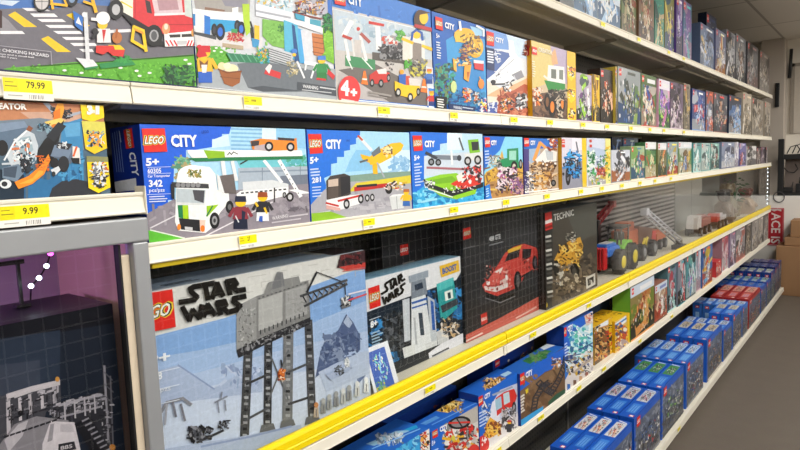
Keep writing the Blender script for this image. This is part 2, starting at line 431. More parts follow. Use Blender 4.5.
def shelf(lv, i, y0, y1):
    z = ZS[lv]; X = LIPX; bx = BACKX
    if lv == 'F': X = -.84
    if lv == 'L': X = -.968
    lab = {'L': 'short cream shelf section above the grey glass case at far left'}.get(lv, f'cream metal shelf, {LEV[lv]} level, {ORD[i]} section along the aisle')
    r = empty('store_shelf', ((X+bx)/2, (y0+y1)/2, z-.02), 0, lab, 'shelf', 'cream store shelves')
    g = .0012
    d = MB().box((bx, y0+g, z-.018), (X-.006, y1-g, z))
    d.box((-1.105, y0+.03, z-.030), (-1.075, y1-.03, z-.018)).box((bx+.001, y0+.02, z-.034), (bx+.014, y1-.02, z-.018))
    d.box((X-.05, y0+.02, z-.026), (X-.044, y1-.02, z-.018))
    wpart(r, d, 'deck', shade)
    lh = .036 if lv == 'F' else .034
    e1 = .003 if lv == 'L' else -g
    prof = [(X-.012, z+.0015), (X-.002, z+.0022), (X, z), (X-.0005, z-.003), (X-.003, z-.0042), (X-.0035, z-.006), (X-.001, z-.008), (X+.0015, z-lh+.006), (X+.003, z-lh+.002), (X+.001, z-lh), (X-.006, z-lh), (X-.008, z-.006)]
    wpart(r, MB().prism(prof, y0+g, y1+e1), 'price_rail', cream)
    if lv == 'L':
        wpart(r, MB().box((X-.03, y1+.0033, z-.036), (X+.005, y1+.0055, z+.012), .001), 'end_cap', cream)
    if lv not in 'FL':
        for yy in (y0+.010, y1-.010):
            wpart(r, MB().prism([(bx+.001, z-.0185), (X-.06, z-.0185), (X-.06, z-.028), (bx+.001, z-.062)], yy-.004, yy+.004), 'bracket', mat('bracket_steel', '#b9b0a0', .45))
    if lv == 'D':
        wpart(r, MB().box((X+.0012, y1-.024, z-.034), (X+.0048, y1-.012, z-.003), .001), 'joint_clip', cream)
    return r
for i in range(7):
    for lv in 'ABCDEF':
        if lv in 'CDEF' and i == 0: continue
        shelf(lv, i, SB[i], SB[i+1])
shelf('L', 0, SB[0], SB[1])

# clear guards in yellow rails along the display level
plexi = mat_glass('clear_acrylic', '#fafbfb', 1.0)
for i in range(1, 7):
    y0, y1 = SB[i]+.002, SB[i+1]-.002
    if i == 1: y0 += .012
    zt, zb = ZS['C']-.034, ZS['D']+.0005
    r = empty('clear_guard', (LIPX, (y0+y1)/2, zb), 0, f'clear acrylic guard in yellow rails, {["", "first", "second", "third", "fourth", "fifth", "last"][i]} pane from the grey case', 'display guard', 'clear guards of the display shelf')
    lo = [(LIPX-.018, zb), (LIPX-.018, zb+.031), (LIPX-.015, zb+.0355), (LIPX-.006, zb+.0365), (LIPX-.001, zb+.034), (LIPX+.001, zb+.029), (LIPX+.001, zb+.014), (LIPX+.003, zb+.012), (LIPX+.003, zb)]
    wpart(r, MB().prism(lo, y0, y1), 'lower_rail', yellow)
    wpart(r, MB().prism([(LIPX-.022, zt-.0005), (LIPX-.022, zt-.009), (LIPX-.004, zt-.009), (LIPX-.003, zt-.0005)], y0, y1), 'upper_rail', mat('shaded_yellow_plastic', '#b8a012', .5))  # upper rail is yellow too; the shade under the shelf is put into this olive
    wpart(r, MB().box((LIPX-.012, y0+.001, zb+.037), (LIPX-.009, y1-.001, zt-.0095)), 'clear_pane', plexi)

# price tags clipped to the lips
def price_tag(lv, x, y, label, wd=.044, ht=.026, txt=None, X=None):
    X = LIPX if X is None else X
    p = onx(x, y, X+.004); z = ZS[lv]-.0065; yc = p.y
    r = empty('price_tag', (X+.003, yc, z-ht), 0, label, 'price tag', 'yellow price tags on the shelf edges')
    wpart(r, MB().box((X+.0032, yc-wd/2, z-ht*.98), (X+.0042, yc+wd/2, z)), 'paper_slip', mat('white_paper', '#efece4', .6, 0, .02))
    q = Print((X+.0042, yc-wd/2, z-ht), (0, 1, 0), (0, 0, 1), wd, ht, uv=True, lift=.0002)
    q.R(.01, .36, .99, .99, '#f8e90e').R(.01, .36, .30, .99, '#f2e00c')
    if txt: q.T(txt, (.46, .56), (.46+.075*len(txt), .56), (.46, .88), '#2a2408', .015)
    else: q.L([(.45, .7), (.62, .7)], .16, '#b0a01a')
    q.L([(.06, .62), (.26, .62)], .05, '#a0921a').L([(.06, .8), (.2, .8)], .04, '#a08d16')
    rd = random.Random(int(x*7))
    for k in range(9): q.R(.5+k*.035, .08, .5+k*.035+rd.choice((.008, .016)), .27, '#8d8a84')
    q.L([(.1, .2), (.35, .2)], .05, '#b5b2ab')
    q.build(r, 'price_print')
TG = [('B', 28, 83, .066, '79.99', 'large yellow price tag under the crosswalk van box'), ('B', 253, 101, .044, None, 'yellow price tag under the family house box'), ('B', 384, 110, .046, None, 'yellow price tag under the red 4 plus box'), ('B', 454, 116, .04, None, 'yellow price tag under the yellow submarine box'),
      ('C', 248, 239, .042, '27', 'yellow price tag below the car transporter box'), ('C', 369, 221, .042, None, 'yellow price tag below the stunt plane box'), ('C', 454, 209, .044, None, 'yellow price tag below the race boat box'), ('C', 506, 200, .044, None, 'yellow price tag below the green tractor box'), ('C', 547, 196, .046, None, 'yellow price tag below the brown excavator box'), ('C', 581, 190, .044, None, 'yellow price tag below the blue motorbike box'), ('C', 602, 186, .044, None, 'yellow price tag below the green and red garden set box'),
      ('D', 430, 380, .05, None, 'yellow price tag below the white tower box'), ('D', 533, 330, .05, None, 'yellow price tag below the red sports car box'), ('D', 589, 300, .05, None, 'yellow price tag below the yellow buggy box'),
      ('E', 497, 441, .055, None, 'yellow price tag below the fire truck box'), ('E', 541, 416, .05, None, 'yellow price tag below the train track box'), ('E', 579, 388, .05, None, 'yellow price tag below the police station box'), ('E', 604, 368, .05, None, 'yellow price tag below the yellow sided boxes'), ('E', 640, 338, .05, None, 'yellow price tag below the jungle village box'), ('E', 672, 313, .05, None, 'yellow price tag below the teal and white boxes')]
for lv, x, y, w, t, l in TG: price_tag(lv, x, y, l, w, .026 if w < .06 else .031, t)
price_tag('L', 25, 213, 'large yellow price tag on the short shelf above the glass case', .066, .031, '9.99', -.966)
price_tag('F', 679, 425, 'yellow price tag low on the bottom shelf edge beside the floor', .055, .03, None, -.8405)
ROWN = {'B': 'second', 'C': 'third', 'A': 'top'}
for lv, xs in (('B', (514, 550, 583, 607, 631, 650, 664, 684)), ('C', (622, 640, 655, 671)), ('A', (603, 639, 669, 684))):
    for k, x in enumerate(xs):
        yy = {'B': 121, 'C': 184, 'A': 30}[lv]
        price_tag(lv, x, yy, f'small yellow price tag, {["first","second","third","fourth","fifth","sixth","seventh","eighth"][k]} of the far run on the {ROWN[lv]} shelf edge', .05, .026)
# ================================================================== boxes with their printed pictures
def yb(x, y, X): return onx(x, y, X).y
def star_lettering(q, sx, sy, ox, oy, w, c='#17130f', k=0.0):
    """the two slanted lines of the heading, drawn with bars"""
    f = lambda pts: [(ox+(a-180)*sx, oy+(b-300)*sy+(a-180)*sx*k) for a, b in nums(pts)]
    for s in ('179,302 193,299.5 195.5,296.5 190,291.5 189,288.5 193,286.5 212,283', '204,285.5 206.5,298.5', '211,297.5 216,283.5 221.5,295', '213.5,293.5 219.5,292', '225.5,281.5 228.5,293.5', '225.5,281.5 233,280 235.2,283.5 229,287.5', '231,287 236,290.5 243,289.3',
              '181.5,307.5 188,319.5 191.5,310 198,317.5 200.5,305.5', '202.5,315.5 206.5,304.5 213.5,314', '205,312 211,311', '216,302.5 219,313.5', '216,302.5 223,301 224.5,304.5 219,307.5', '221,307 226,311.5', '226,312 235,309.8 238.5,305.5 232.5,301.2 233,298.2 243.5,296'):
        q.L(f(s), w, c)

# ---- second shelf ------------------------------------------------------
def van_box():
    X = -.985; r, f = toy_box('B', X, .16, yb(197, 87, X), H+.50, .10, {'all': '#1b2a55', 'top': '#3a6fc0'}, 'big printed toy box with crosswalk and red van, top left of the picture')
    f.bg('#6c6972')
    f.P('-5,-5 70,-5 62,8 30,8 0,9', '#3f6fb5').P('0,4 12,6 20,1 0,0', '#c9d6e6').P('60,0 90,5 110,6 110,-5 60,-5', '#4a70ac')
    f.P('0,14 8,20 18,31 0,31', '#8d8a90').P('-2,9 2,11 2,28 -2,28', '#3a1c1c')
    for s in ('22,8 45,8 50,11 27,11', '30,13.5 54,13.5 58,17 34,17', '37,19 62,19 66,22 42,22', '45,25 72,25 75,28 50,28', '53,31 80,31 82,34 58,34', '62,37 88,37 90,40 66,40', '70,43 95,43 97,46 74,46', '79,49 92,49 94,52 83,52', '0,31 22,31 25,34 0,34', '108,30 131,29 131,32 110,33'): f.P(s, '#e9e7ea')
    for s in ('8,15 15,11.5 37,27 24,27', '41,39 48,36 71,52 57,52', '66,15 72,13 90,26 84,27', '108,45 120,45 124,50 112,50'): f.P(s, '#eec515')
    f.P('8,68 50,64.5 75,62 100,62 130,59 160,57 199,54 201,95 0,90 -5,71', '#5fae2e').S(3, 10, 66, 196, 84, 170, '#4f9a26 #6fc038 #77c645 #55a32a', 2.2, -.02)
    f.L('30,66.5 100,62 196,55', .8, '#2f4a22')
    for x, y in ((64, 70.5), (81, 73), (99, 75), (136, 71), (139, 76), (149, 73), (185, 60), (189, 64), (120, 68)): f.E(x, y, 2.2, 1.1, '#f0f0ea', n=8)
    f.S(5, 163, 67, 193, 83, 120, '#1f4f2c #2a6a38 #17402a #3a8040 #4f9a3a', 3.2)
    f.P('98,64 130,60 135,65 100,69', '#2a8a4a').S(6, 112, 56, 130, 63, 25, '#3aa04a #2f8a3c', 2)
    f.P('75,58 92,60 97,66 84,68', '#dfe0e4').P('84,68 97,66 97,68 84,70', '#2a8a4a')
    f.L('84.5,14 87,61', 4, '#d9dade').E(83.5, 15, 2.6, 2.6, '#e6e6ea').P('72,11 82,17 82,32 74,26', '#2f6fc0').P('77.5,17 81,26 75,23', '#eeeeee')
    f.wheel(41, 2, 8.5, 10, '#d5d2d4').E(41, 2, 6.6, 8, '#c9c4c4').L('41,-6 41,10', .6, '#555').L('34,2 48,2', .6, '#555').wheel(71, -1, 6, 8, '#7d95b8')
    f.L('50,-3 52,9', 2.6, '#eeb520').L('50,4 66,6', 2.4, '#eeb520').L('62,-3 66,6', 2, '#eeb520').L('91,-2 95,12', 3.4, '#eeb520').L('83,2 92,5', 2.5, '#eeb520')
    f.P('118,-5 132,-5 132,20 118,10', '#eae6d8').L('120,2 131,8', 1.4, '#d8c93a').P('116,9 132,18 150,27 165,46 150,46', '#1c1b1e')
    f.P('132,-5 195,-5 195,34 166,36 147,27 132,18', '#d5323a').P('150,-5 180,-5 182,13 154,15', '#d9c2c8').P('156,0 176,0 178,10 158,11', '#b58d96').L('154,15 184,14', 2.4, '#efe2e4').P('144,0 149,2 151,14 146,13', '#3a2a2e').L('134,0 134,18', .7, '#a8222a').L('166,25 193,25', .8, '#a8222a').P('183,0 196,0 196,20 184,16', '#c9d4d0')
    f.wheel(115, 10, 7.5, 10, '#b9b9bc').wheel(153, 36, 8.5, 11, '#a5a5a8').E(153, 36, 3, 4.6, '#55565a')
    f.P('163,34 194,31 194,46 164,47', '#f2eeee').P('168,35 192,34 192,37 169,38', '#38302f').L('180,34 180,41', 1.2, '#eee').P('176,41 186,41 186,45 176,45', '#c5c5c8').E(165, 29, 4, 5.5, '#d89a6a').E(165, 27, 2, 3, '#f2d8c8').E(193, 33, 3, 4, '#d89a4a')
    for k in range(3): f.L([(165+k*4, 41), (168+k*4, 46)], 1.5, '#d5323a'); f.L([(188+k*3, 41), (186+k*3, 46)], 1.4, '#d5323a')
    f.L('133,27 131,41', 3, '#f0c81e').L('133,27 142,31', 3, '#f0c81e').L('142,31 145,51', 3.2, '#f0c81e').L('131,41 143,48', 3, '#f0c81e').P('133,28 142,32 143,35 134,31', '#e8952a')
    f.P('95,46 112,46 124,50 122,57 112,56 107,52 102,55 95,53', '#d8332e').P('112,45 120,46 124,50 114,50', '#eec515')
    f.P('96,29 109,29 110,43 96,43', '#e6e2e2').L('96,32 92,38', 4, '#222226').E(94, 31, 3, 2.6, '#222226').P('101,30 105,30 102.5,43', '#c9302e').E(116, 38, 5, 6, '#b8703a').L('116,30 115,38', 2, '#a85a2a').E(101.5, 25, 5, 4.5, '#eec22a').E(102, 18.5, 7, 6.5, '#f2f0ee').L('91,19.5 99,20', 3, '#f2f0ee')
    f.T('3: CHOKING HAZARD', (-4, 51.5), (48, 57.8), (-4, 48), '#dcdae0').T('toys and a small ball', (-3, 55), (33, 59), (-3, 53), '#dcdae0').T('under 3 years', (-3, 57.6), (16, 60), (-3, 55.4), '#dcdae0')
    f.L('-2,46 50,52 51,65', .7, '#a5a2aa')
    f.P('-10,68.5 0,69.5 100,78.5 200,87 200,95 -10,95', '#151f45')
    f.build(r)
def house_box():
    X = -.988; y0 = yb(197, 87, X); r, f = toy_box('B', X, y0, yb(336, 103, X), H+.50, .10, {'all': '#3a5fae', 'top': '#3a6fc0'}, 'big printed family house toy box with gnome and bread basket, beside the van box')
    f.bg('#d0d4da').P('190,-20 250,-20 250,12 196,12', '#a5a09c').P('210,-20 250,-20 247,8 225,6', '#8d8b98').P('205,7 225,10 222,16 204,12', '#8a6a58')
    f.P('196,47 215,45 240,60 245,68 235,75 197,78', '#63b23a').S(9, 197, 47, 236, 72, 60, '#55a32e #74c04a #6ab83c', 2)
    for x, y in ((209, 49), (214, 51), (216, 48), (221, 52), (224, 48), (199, 44)): f.E(x, y, 1.6, .9, '#f0f0ea', n=8)
    f.P('193,31 205,36 235,38 262,36 262,50 215,46 197,47', '#d9d6d8')
    f.P('188,8 205,10 244,14 244,22 222,23 196,22', '#f2f3f5').P('232,8 238,7 238,14 232,14', '#f4f5f7').P('210,19 240,21 240,29 222,33 210,30', '#2a9fd6')
    f.P('194,11 205,14 205,31 193,29', '#e3e4e6').P('192,14 195,14 195,26 192,25', '#2f86c8').P('204,15 210,17 210,36 204,34', '#2277cc').P('192,31 216,36 216,40 192,34', '#45484e').P('195,29 202,31 202,33 195,32', '#e8e8ea')
    f.wheel(214, 30, 3, 6.5, '#3a3a44').wheel(220, 32, 4.8, 8.5, '#2f6fd6').wheel(237, 26, 3, 6, '#44464e').wheel(241, 29, 4, 7.5, '#2f6fd6')
    f.P('242,4 249,4 250,32 246,36 243,20', '#b3d435').P('231,29 237,29 237,36 231,35', '#3f9a58')
    f.S(11, 229, 34, 243, 41, 40, '#d03440 #b82a3a #c8b090', 2).P('222,43 243,46 243,50 222,47', '#b8a58a')
    f.P('250,28 253,27 254,40 251,41', '#28282c').P('254,25 259,26 259,40 254,39', '#ecc030').P('251,38 259,40 258,48 252,47', '#3f95c8').L('250,22 252,28', 1.6, '#28282c')
    f.P('262,19 290,23 291,50 272,46 262,36', '#7cb852').S(12, 264, 24, 286, 44, 30, '#6aa842 #8ac860', 2).S(14, 277, 26, 284, 32, 10, '#3f7a40', 1.6)
    f.P('255,-20 292,-20 292,13 255,4', '#c3d6df').S(15, 256, -6, 292, 8, 40, '#9fc4d8 #e6e9ee #d8b848 #7aa5b8 #c8a090', 2.4)
    f.P('255,3.5 293,13 293,24 255,16', '#e6e8f0').P('255,10 290,17 290,19 255,12', '#a9adb8')
    f.P('283,20 297,25 300,62 284,56', '#58b4d6').P('291,24 294,26 299,62 294,62', '#1d4f88').P('297,28 302,30 304,64 299,63', '#4aa5dc')
    f.P('300,30 311,32 313,62 304,62', '#d7d9e0').P('311,33 322,35 324,57 313,55', '#c4763e')
    for k in range(4): f.L([(312, 37+k*5), (323, 39+k*5)], .8, '#8a4a24')
    f.P('322,29 336,24 337,66 325,60', '#7fbf2f').S(16, 323, 28, 335, 60, 30, '#8fcc40 #70b028', 2)
    f.P('292,19 322,27 322,34 293,24', '#edecf2').P('294,12 304,16 304,22 295,19', '#3f9fc0').P('304,16 309,18 309,25 304,23', '#eef0f2').P('309,19 320,21 320,27 309,24', '#49a0b8').L('292,12 306,16 321,19', 1.4, '#8a3e34')
    f.P('295,-20 327,-20 327,16 296,10', '#b5b4c2').S(17, 296, -4, 323, 14, 50, '#a06a3a #3a3040 #e8b830 #d8c8c8 #9a3a44 #6a6a78', 2.2).P('326,-20 334,-20 335,24 327,18', '#2f6ac0').S(18, 323, 14, 334, 31, 40, '#1f6a38 #2f8a48 #17502c', 2.6)
    f.P('206,72 228,62 262,60 340,70 345,125 185,110', '#a3aab0').P('236,64 258,61 300,68 334,76 334,90 296,92 262,92 247,88', '#6b727a').P('247,88 262,92 300,91 262,86', '#4a5058')
    f.P('225,53 268,57 268,64 230,62', '#2f7d5a')
    for k in range(6): f.L([(227+k*6, 54), (232+k*6, 62)], 1, '#5aa580')
    f.P('268,47 293,54 290,64 268,60', '#c9ccd0')
    for k in range(6): f.L([(268, 49+k*2.3), (290, 56+k*2.3)], .8, '#4f545a')
    f.S(19, 256, 48, 268, 63, 30, '#2f8a4a #58b058 #d8a83a #3fa5c0', 2)
    f.P('265,68 280,73 279,79 263,74', '#cf3438').P('264,69 268,64 271,66 268,74', '#e8e0e0')
    f.S(20, 286, 62, 298, 76, 30, '#b8a878 #8d8a70 #d8d0b0 #6a7a88', 2).E(293, 51.5, 3, 2.6, '#3f7fd0').E(293, 55, 2, 1.8, '#eec22a', n=8)
    f.L('296,62 303,78', 1.8, '#eceef0').L('304,63 317,65', 3.5, '#f0f0f2').L('314,65 310,78', 1.8, '#eceef0').L('305,64 304,70', 1.6, '#eceef0')
    f.fig(320.5, 80, 24, '#3f7fd0', '#2f8a4a', '#277a3c').L('316,79 324,80', 2, '#cf3438').P('327,69 334,76 332,80 326,74', '#cf3438')
    f.P('296,82 338,88 338,97 296,90', '#4a5058').T('WARNING', (301.5, 88), (317, 90), (301.5, 84.6), '#e3e5e8').L('319,87.5 334,89.7', 1.3, '#c9ccd0').L('301,90 330,93', 1, '#b8bcc0')
    f.fig(203, 83, 37, '#cc2230', '#f0b62a', '#2a5fc0').P('198,60 203,64 207,60 206,68 203,66 199,69', '#7a4a2a').E(202.5, 58, 2.8, 3, '#eec22a').P('200,65 206,65 205,73 201,73', '#eee8e4').P('195,56 199,45 204,52 206,56.5 198,58', '#cc2230').E(198, 47, 2.4, 2, '#cc2230')
    f.E(220.5, 66.5, 4, 4, '#ead9a8').E(230, 69, 7, 4.5, '#f0e2b8').E(226, 66, 4, 3, '#f4eac8').P('217,68.5 222,71 233,73 240,71 238.5,83 231,87 223,84', '#9b5a2b').L('217,69.5 226,73 240,71.5', 1.5, '#7d4520').L('219,77 238,79', .8, '#7d4520')
    f.P('190,85.5 340,101 345,125 190,110', '#c8ccd2').L('190,87.5 262,94.5 340,102', 1.6, '#3a3f48')
    f.build(r)
def junior_box():
    X = -.986; y1 = yb(434, 110, X); zt = onx(430, 10, X).z; r, f = toy_box('B', X, yb(336, 103, X), y1, zt, .075, {'all': '#2f62b5', 'top': '#3a6fc0'}, 'blue topped toy box with red round 4 plus mark, white gantry and yellow car')
    f.bg('#c3beba').P('330,6 436,31 436,-30 325,-30', '#3a78c8').S(21, 345, -4, 405, 20, 14, '#2f68b8 #4a88d4', 4, .22).L('332,9 434,32.5', 1.2, '#e3e6ea')
    f.P('333,9 434,33 434,60 336,50', '#bcc8d2').S(22, 340, 16, 425, 30, 40, '#a9bccb #cfd6da #93aabb #b5c8d8', 5, .2)
    f.P('338,70 375,64 434,95 434,112 395,108 345,74', '#6d6662').P('338,72 345,74 392,104 360,106 338,104', '#b9b3b2').P('372,52 405,56 405,64 372,60', '#59524e')
    f.P('345,55 375,60 375,70 345,66', '#3f8a5a').L('346,56 352,69', 1.2, '#dfe8e0').L('362,58 372,69', 1.2, '#dfe8e0')
    f.L('344,35 351,22', 5, '#eceaea').L('343,36 351,39', 3, '#b84038').L('345,40 349,60', 3, '#e8e6e6').L('352,40 354,56', 2, '#dcdad8').L('360,36 366,60', 3, '#e4e2e2').L('361,34 369,42', 3.2, '#a8504a').P('354,40 361,40 361,54 354,52', '#c9c2be').E(358, 28, 4.5, 5, '#c9d4da').E(358, 29, 1.8, 2, '#c03a34')
    f.P('368.5,21 384,24 384,26.6 368.5,24', '#c9342e').P('375,26 380,27 381,50 376,50', '#eceaea').S(23, 382, 36, 404, 46, 26, '#e6e2e0 #c8503e #9a9a9c', 3).S(24, 380, 46, 402, 58, 60, '#2b2a2e #4a484c #1f1f22 #8a8a8c', 3.2).S(25, 397, 31, 404, 40, 20, '#4f9a40 #6ab850', 2.6)
    f.P('402,36 412,38 412,62 402,60', '#dcd8ce').P('409,36 424,40 424,63 410,62', '#e2ded8').P('412,42 421,44 421,62 412,60', '#8b8078').L('402,39 412,43', 3, '#e8bc20').L('422,46 433,50', 3, '#e8bc20').E(416, 34.5, 4.4, 4.4, '#eec22a').L('411,40 412,33 416,30 421,33 422,40', 2.4, '#2a58a8')
    for x, y in ((364, 84), (423.5, 92)): f.P([(x-3.5, y), (x+3.5, y+1), (x+1, y-13), (x-1, y-13)], '#ea7a2a').L([(x-2, y-5), (x+2, y-4.5)], 1.6, '#f0e6da')
    f.P('369,75 378,69 389,73 389,82 375,84 369,82', '#c8342e').P('376,70 386,68 386,74 378,74', '#e3dcda').wheel(371.5, 83, 2.2, 4).wheel(380.5, 83.5, 2.6, 4.2).wheel(388, 78, 1.8, 4).S(26, 386, 62, 393, 72, 12, '#3a3638 #c8c0be', 2)
    f.S(27, 410, 60, 426, 76, 50, '#6d665f #4a4640 #c9c04a #8a8a86', 3).S(28, 404, 60, 410, 70, 12, '#58b03a #3f9a30', 2)
    f.P('398,75 405,74 406,86 398,84', '#2a62b8').E(401, 72, 2.2, 2.4, '#e8a020').P('405,76 409,76 410,86 405,85', '#c84a30').P('408,78 421,80 419,88 409,88', '#d8d2ce')
    f.P('394,81 404,85 419,86 419,92 413,99 397,95 394,90', '#f2c41a').wheel(397.5, 92.5, 2.8, 4.4, '#c8c6c2').wheel(409.5, 97.5, 2.8, 4.6, '#c8c6c2').wheel(417.5, 92, 2, 4)
    f.P('425,66 432,68 433,88 426,86', '#cfd6de').fig(428.5, 84, 15, '#ea7a2a', '#3f6fb8', '#2a4a8a').P('426.5,86 434,87.5 434.5,109 427,108', '#e8ecf2').P('427.5,88 433.5,89 433.8,107 428,106', '#2f7fd0').fig(430.8, 106, 15, '#d8a020', '#c8342e', '#2a3a7a')
    f.P('345,98 428,106 428,113 345,108', '#2a6cc2').L('352,100 426,107', 1, '#dfe6ee').L('368,92 390,96', 2, '#9a9490').L('368,95 386,98', 1.2, '#9a9490')
    f.E(348.5, 92, 11.2, 16, '#dd3a3a', n=28).T('4', (340, 95), (348.5, 96.5), (340, 79), '#f5f2f0', .05).L('350.5,92 355.5,92.8', 2.6, '#f5f2f0').L('353,89.4 353,95.6', 2.4, '#f5f2f0').L('341,99.5 353,101.5', 1.5, '#f2c8c8')
    f.E(419, 20, 6, 10, '#4a3226').P('414,24 431,28 431,32 413,27', '#b8343a').E(423, 18, 4.4, 6.4, '#eec22a').P('414,16 420,10 430,13 424,14', '#4a3226')
    f.build(r)
    g = sublayer(f, 0); g.logo('333,-8 344.5,-5 345,6.5 334,4').build(r, 'brand_logo')
    g = sublayer(f, 0); g.T('CITY', (347.5, 4), (361.5, 7.5), (347, -5.5), '#f0f2f5', .04).build(r, 'title_lettering')
def submarine_box():
    X = -.986; zt = onx(431, 11, X).z; r, f = toy_box('B', X, yb(434.5, 110, X), yb(487, 115, X), zt, .07, {'all': '#14409a', 'top': '#2f62b5'}, 'blue toy box showing a yellow submarine and divers under water')
    f.bg('#1f5fb4').P('446,40 460,32 486,40 488,100 452,104 448,70', '#3a98d4').P('452,60 470,58 484,66 484,90 458,96', '#2f86c8').P('470,26 482,29 484,36 474,36', '#9ac8e6')
    f.S(31, 436, 64, 455, 106, 90, '#1d4a4a #2f8a7a #5a4a3a #173a44 #3aa08a #6a8a5a', 3).S(32, 450, 92, 484, 112, 60, '#173f78 #2466a8 #2f86b8', 3.4)
    f.E(464, 35.5, 10.5, 7.5, '#e6b02e').E(475, 47, 8, 11, '#e0aa2c').P('454,32 462,31 461,42 455,42', '#eabc40').S(33, 462, 34, 480, 54, 45, '#8a6428 #4a3a28 #f0cc60 #55506a', 2.2).S(34, 460, 44, 468, 60, 30, '#4a3a5a #c8a048 #9a4a4a #2a3a6a', 2)
    f.L('459,22 460,30', 2.4, '#eceef2').L('476,26 483,30 483,36', 2, '#e8ecf0')
    f.P('473,62 483,63 483,71 474,69', '#cf3a40').P('473,60 483,61 483,64 473,63', '#e8e0e4').P('452,58 456,60 456,72 453,70', '#e8b04a').P('464,62 471,64 468,82 463,79', '#e6a23a').P('466,72 469,72 467,80', '#b8602a').S(35, 455, 58, 470, 66, 14, '#e8b04a #f0d8a0 #8a5a2a', 2)
    f.E(480.5, 84, 3, 5, '#e68a3a').L('479,77 480,80', 1, '#e0a050').E(453, 87, 3, 6, '#c8d890').S(36, 462, 88, 470, 102, 24, '#e8e4da #c84a3a #2a2a30 #e8a030', 2).S(37, 473, 92, 479, 106, 20, '#3a3a44 #c86a3a #c8d0d0', 2).S(38, 479, 98, 486, 112, 20, '#c83a4a #e8d83a #e8e8e8 #2f6ab8', 1.8)
    f.P('435,96 446,97 446,110 435.5,108.5', '#101418').lines('436.5,98 445,99 445,109 437,107.5', 4, 1.2, '#e6e6e0').P('448,103.5 474,107 474,112 448,109', '#15305f').T('WARNING', (452.5, 108.6), (461, 109.8), (452.5, 105.6), '#dfe4ee').L('462,107.5 472,109', 1, '#c0cce0')
    f.T('5+', (435.3, 38), (438.8, 39), (435.2, 33.5), '#f0f2f5', .03).lines('435.5,41 440,42 441,60 436.5,59', 7, 1.2, '#d5dff0')
    f.build(r)
    g = sublayer(f, 0); g.logo('434.2,16.5 441.4,18.6 442,31 435,28.8').build(r, 'brand_logo')
    g = sublayer(f, 0); g.T('CITY', (444, 28), (453.6, 30.8), (443.8, 21.8), '#f0f2f5', .045).build(r, 'title_lettering')
def shuttle_box():
    X = -.992; zt = onx(485, 28, X).z; y1 = yb(529, 118, X); r, f = toy_box('B', X, yb(487.5, 115, X), y1, zt, .06, {'all': '#4a6cb8', 'top': '#7f9fd0'}, 'pale toy box showing a white space shuttle above orange planet ground')
    f.bg('#dfe3ea').P('484,24 532,38 532,52 510,50 486,48', '#6f9ad8').P('506,34 530,40 531,60 512,56', '#c9dcf2').P('486,47 512,54 496,72 486,80', '#4f6aa8')
    f.P('486,80 500,88 530,74 530,100 486,104', '#e8dccb').P('486,96 500,88 515,84 531,76 532,100', '#e6b48a')
    f.P('496,116 499,100 505,93 514,90 524,84 530,86 531,122 495,119', '#b85f48').S(41, 498, 92, 529, 116, 60, '#a04e3c #c8745a #8a4434 #d0896a', 3)
    f.P('486,103 497,102 497,115 487,113', '#4a5fa8').S(42, 487, 103, 496, 111, 14, '#dfe3ec #2f4a88', 1.6)
    f.P('490.5,84 492,76 499,68 509,57 515,53 520,60 522,72 513,79 502,84', '#f3f3f4').P('511,75 521,70 524,77 517,80', '#8d8d95').E(493, 82, 2.6, 2.2, '#2b2b33').L('492,84.5 504,84 514,80', 1.6, '#2f3038').P('508,40 513,41 515,54 509,56', '#f0f2f6').L('498,73 514,59', .9, '#b5b8c0').L('496,76 499,74', 1.6, '#3a3a44').S(44, 495, 70, 515, 80, 14, '#c8cbd4 #dfe0e6', 1.5)
    f.S(45, 516, 94, 526, 108, 36, '#e3e3e6 #4a4a50 #8a8a90 #2a2a30', 2.4).S(46, 500, 98, 512, 112, 36, '#e8e0dc #3a3438 #d89a4a #c8603a', 2.2).S(47, 503, 82, 511, 92, 14, '#eceef2 #55565e', 1.8)
    f.P('486,47.5 494,49 494,71 486.5,69', '#26345f').lines('487,50 493,51 493,64 487.5,63', 5, 1.5, '#dfe4f0').S(48, 494, 49, 500, 62, 10, '#c8d2e4 #e8ecf2', 2).S(49, 523, 42, 528, 56, 14, '#8a3228 #5a2420 #d8c0b0', 2)
    f.L('486,116.6 532,120.5', 2, '#c9cbe0')
    f.build(r)
    g = sublayer(f, 0); g.logo('485.8,31 493.2,33 493.6,46.5 486.4,45').build(r, 'brand_logo')
    g = sublayer(f, 0); g.T('CITY', (495, 42), (503.5, 44), (494.6, 36.8), '#eef2f8', .04).build(r, 'title_lettering')
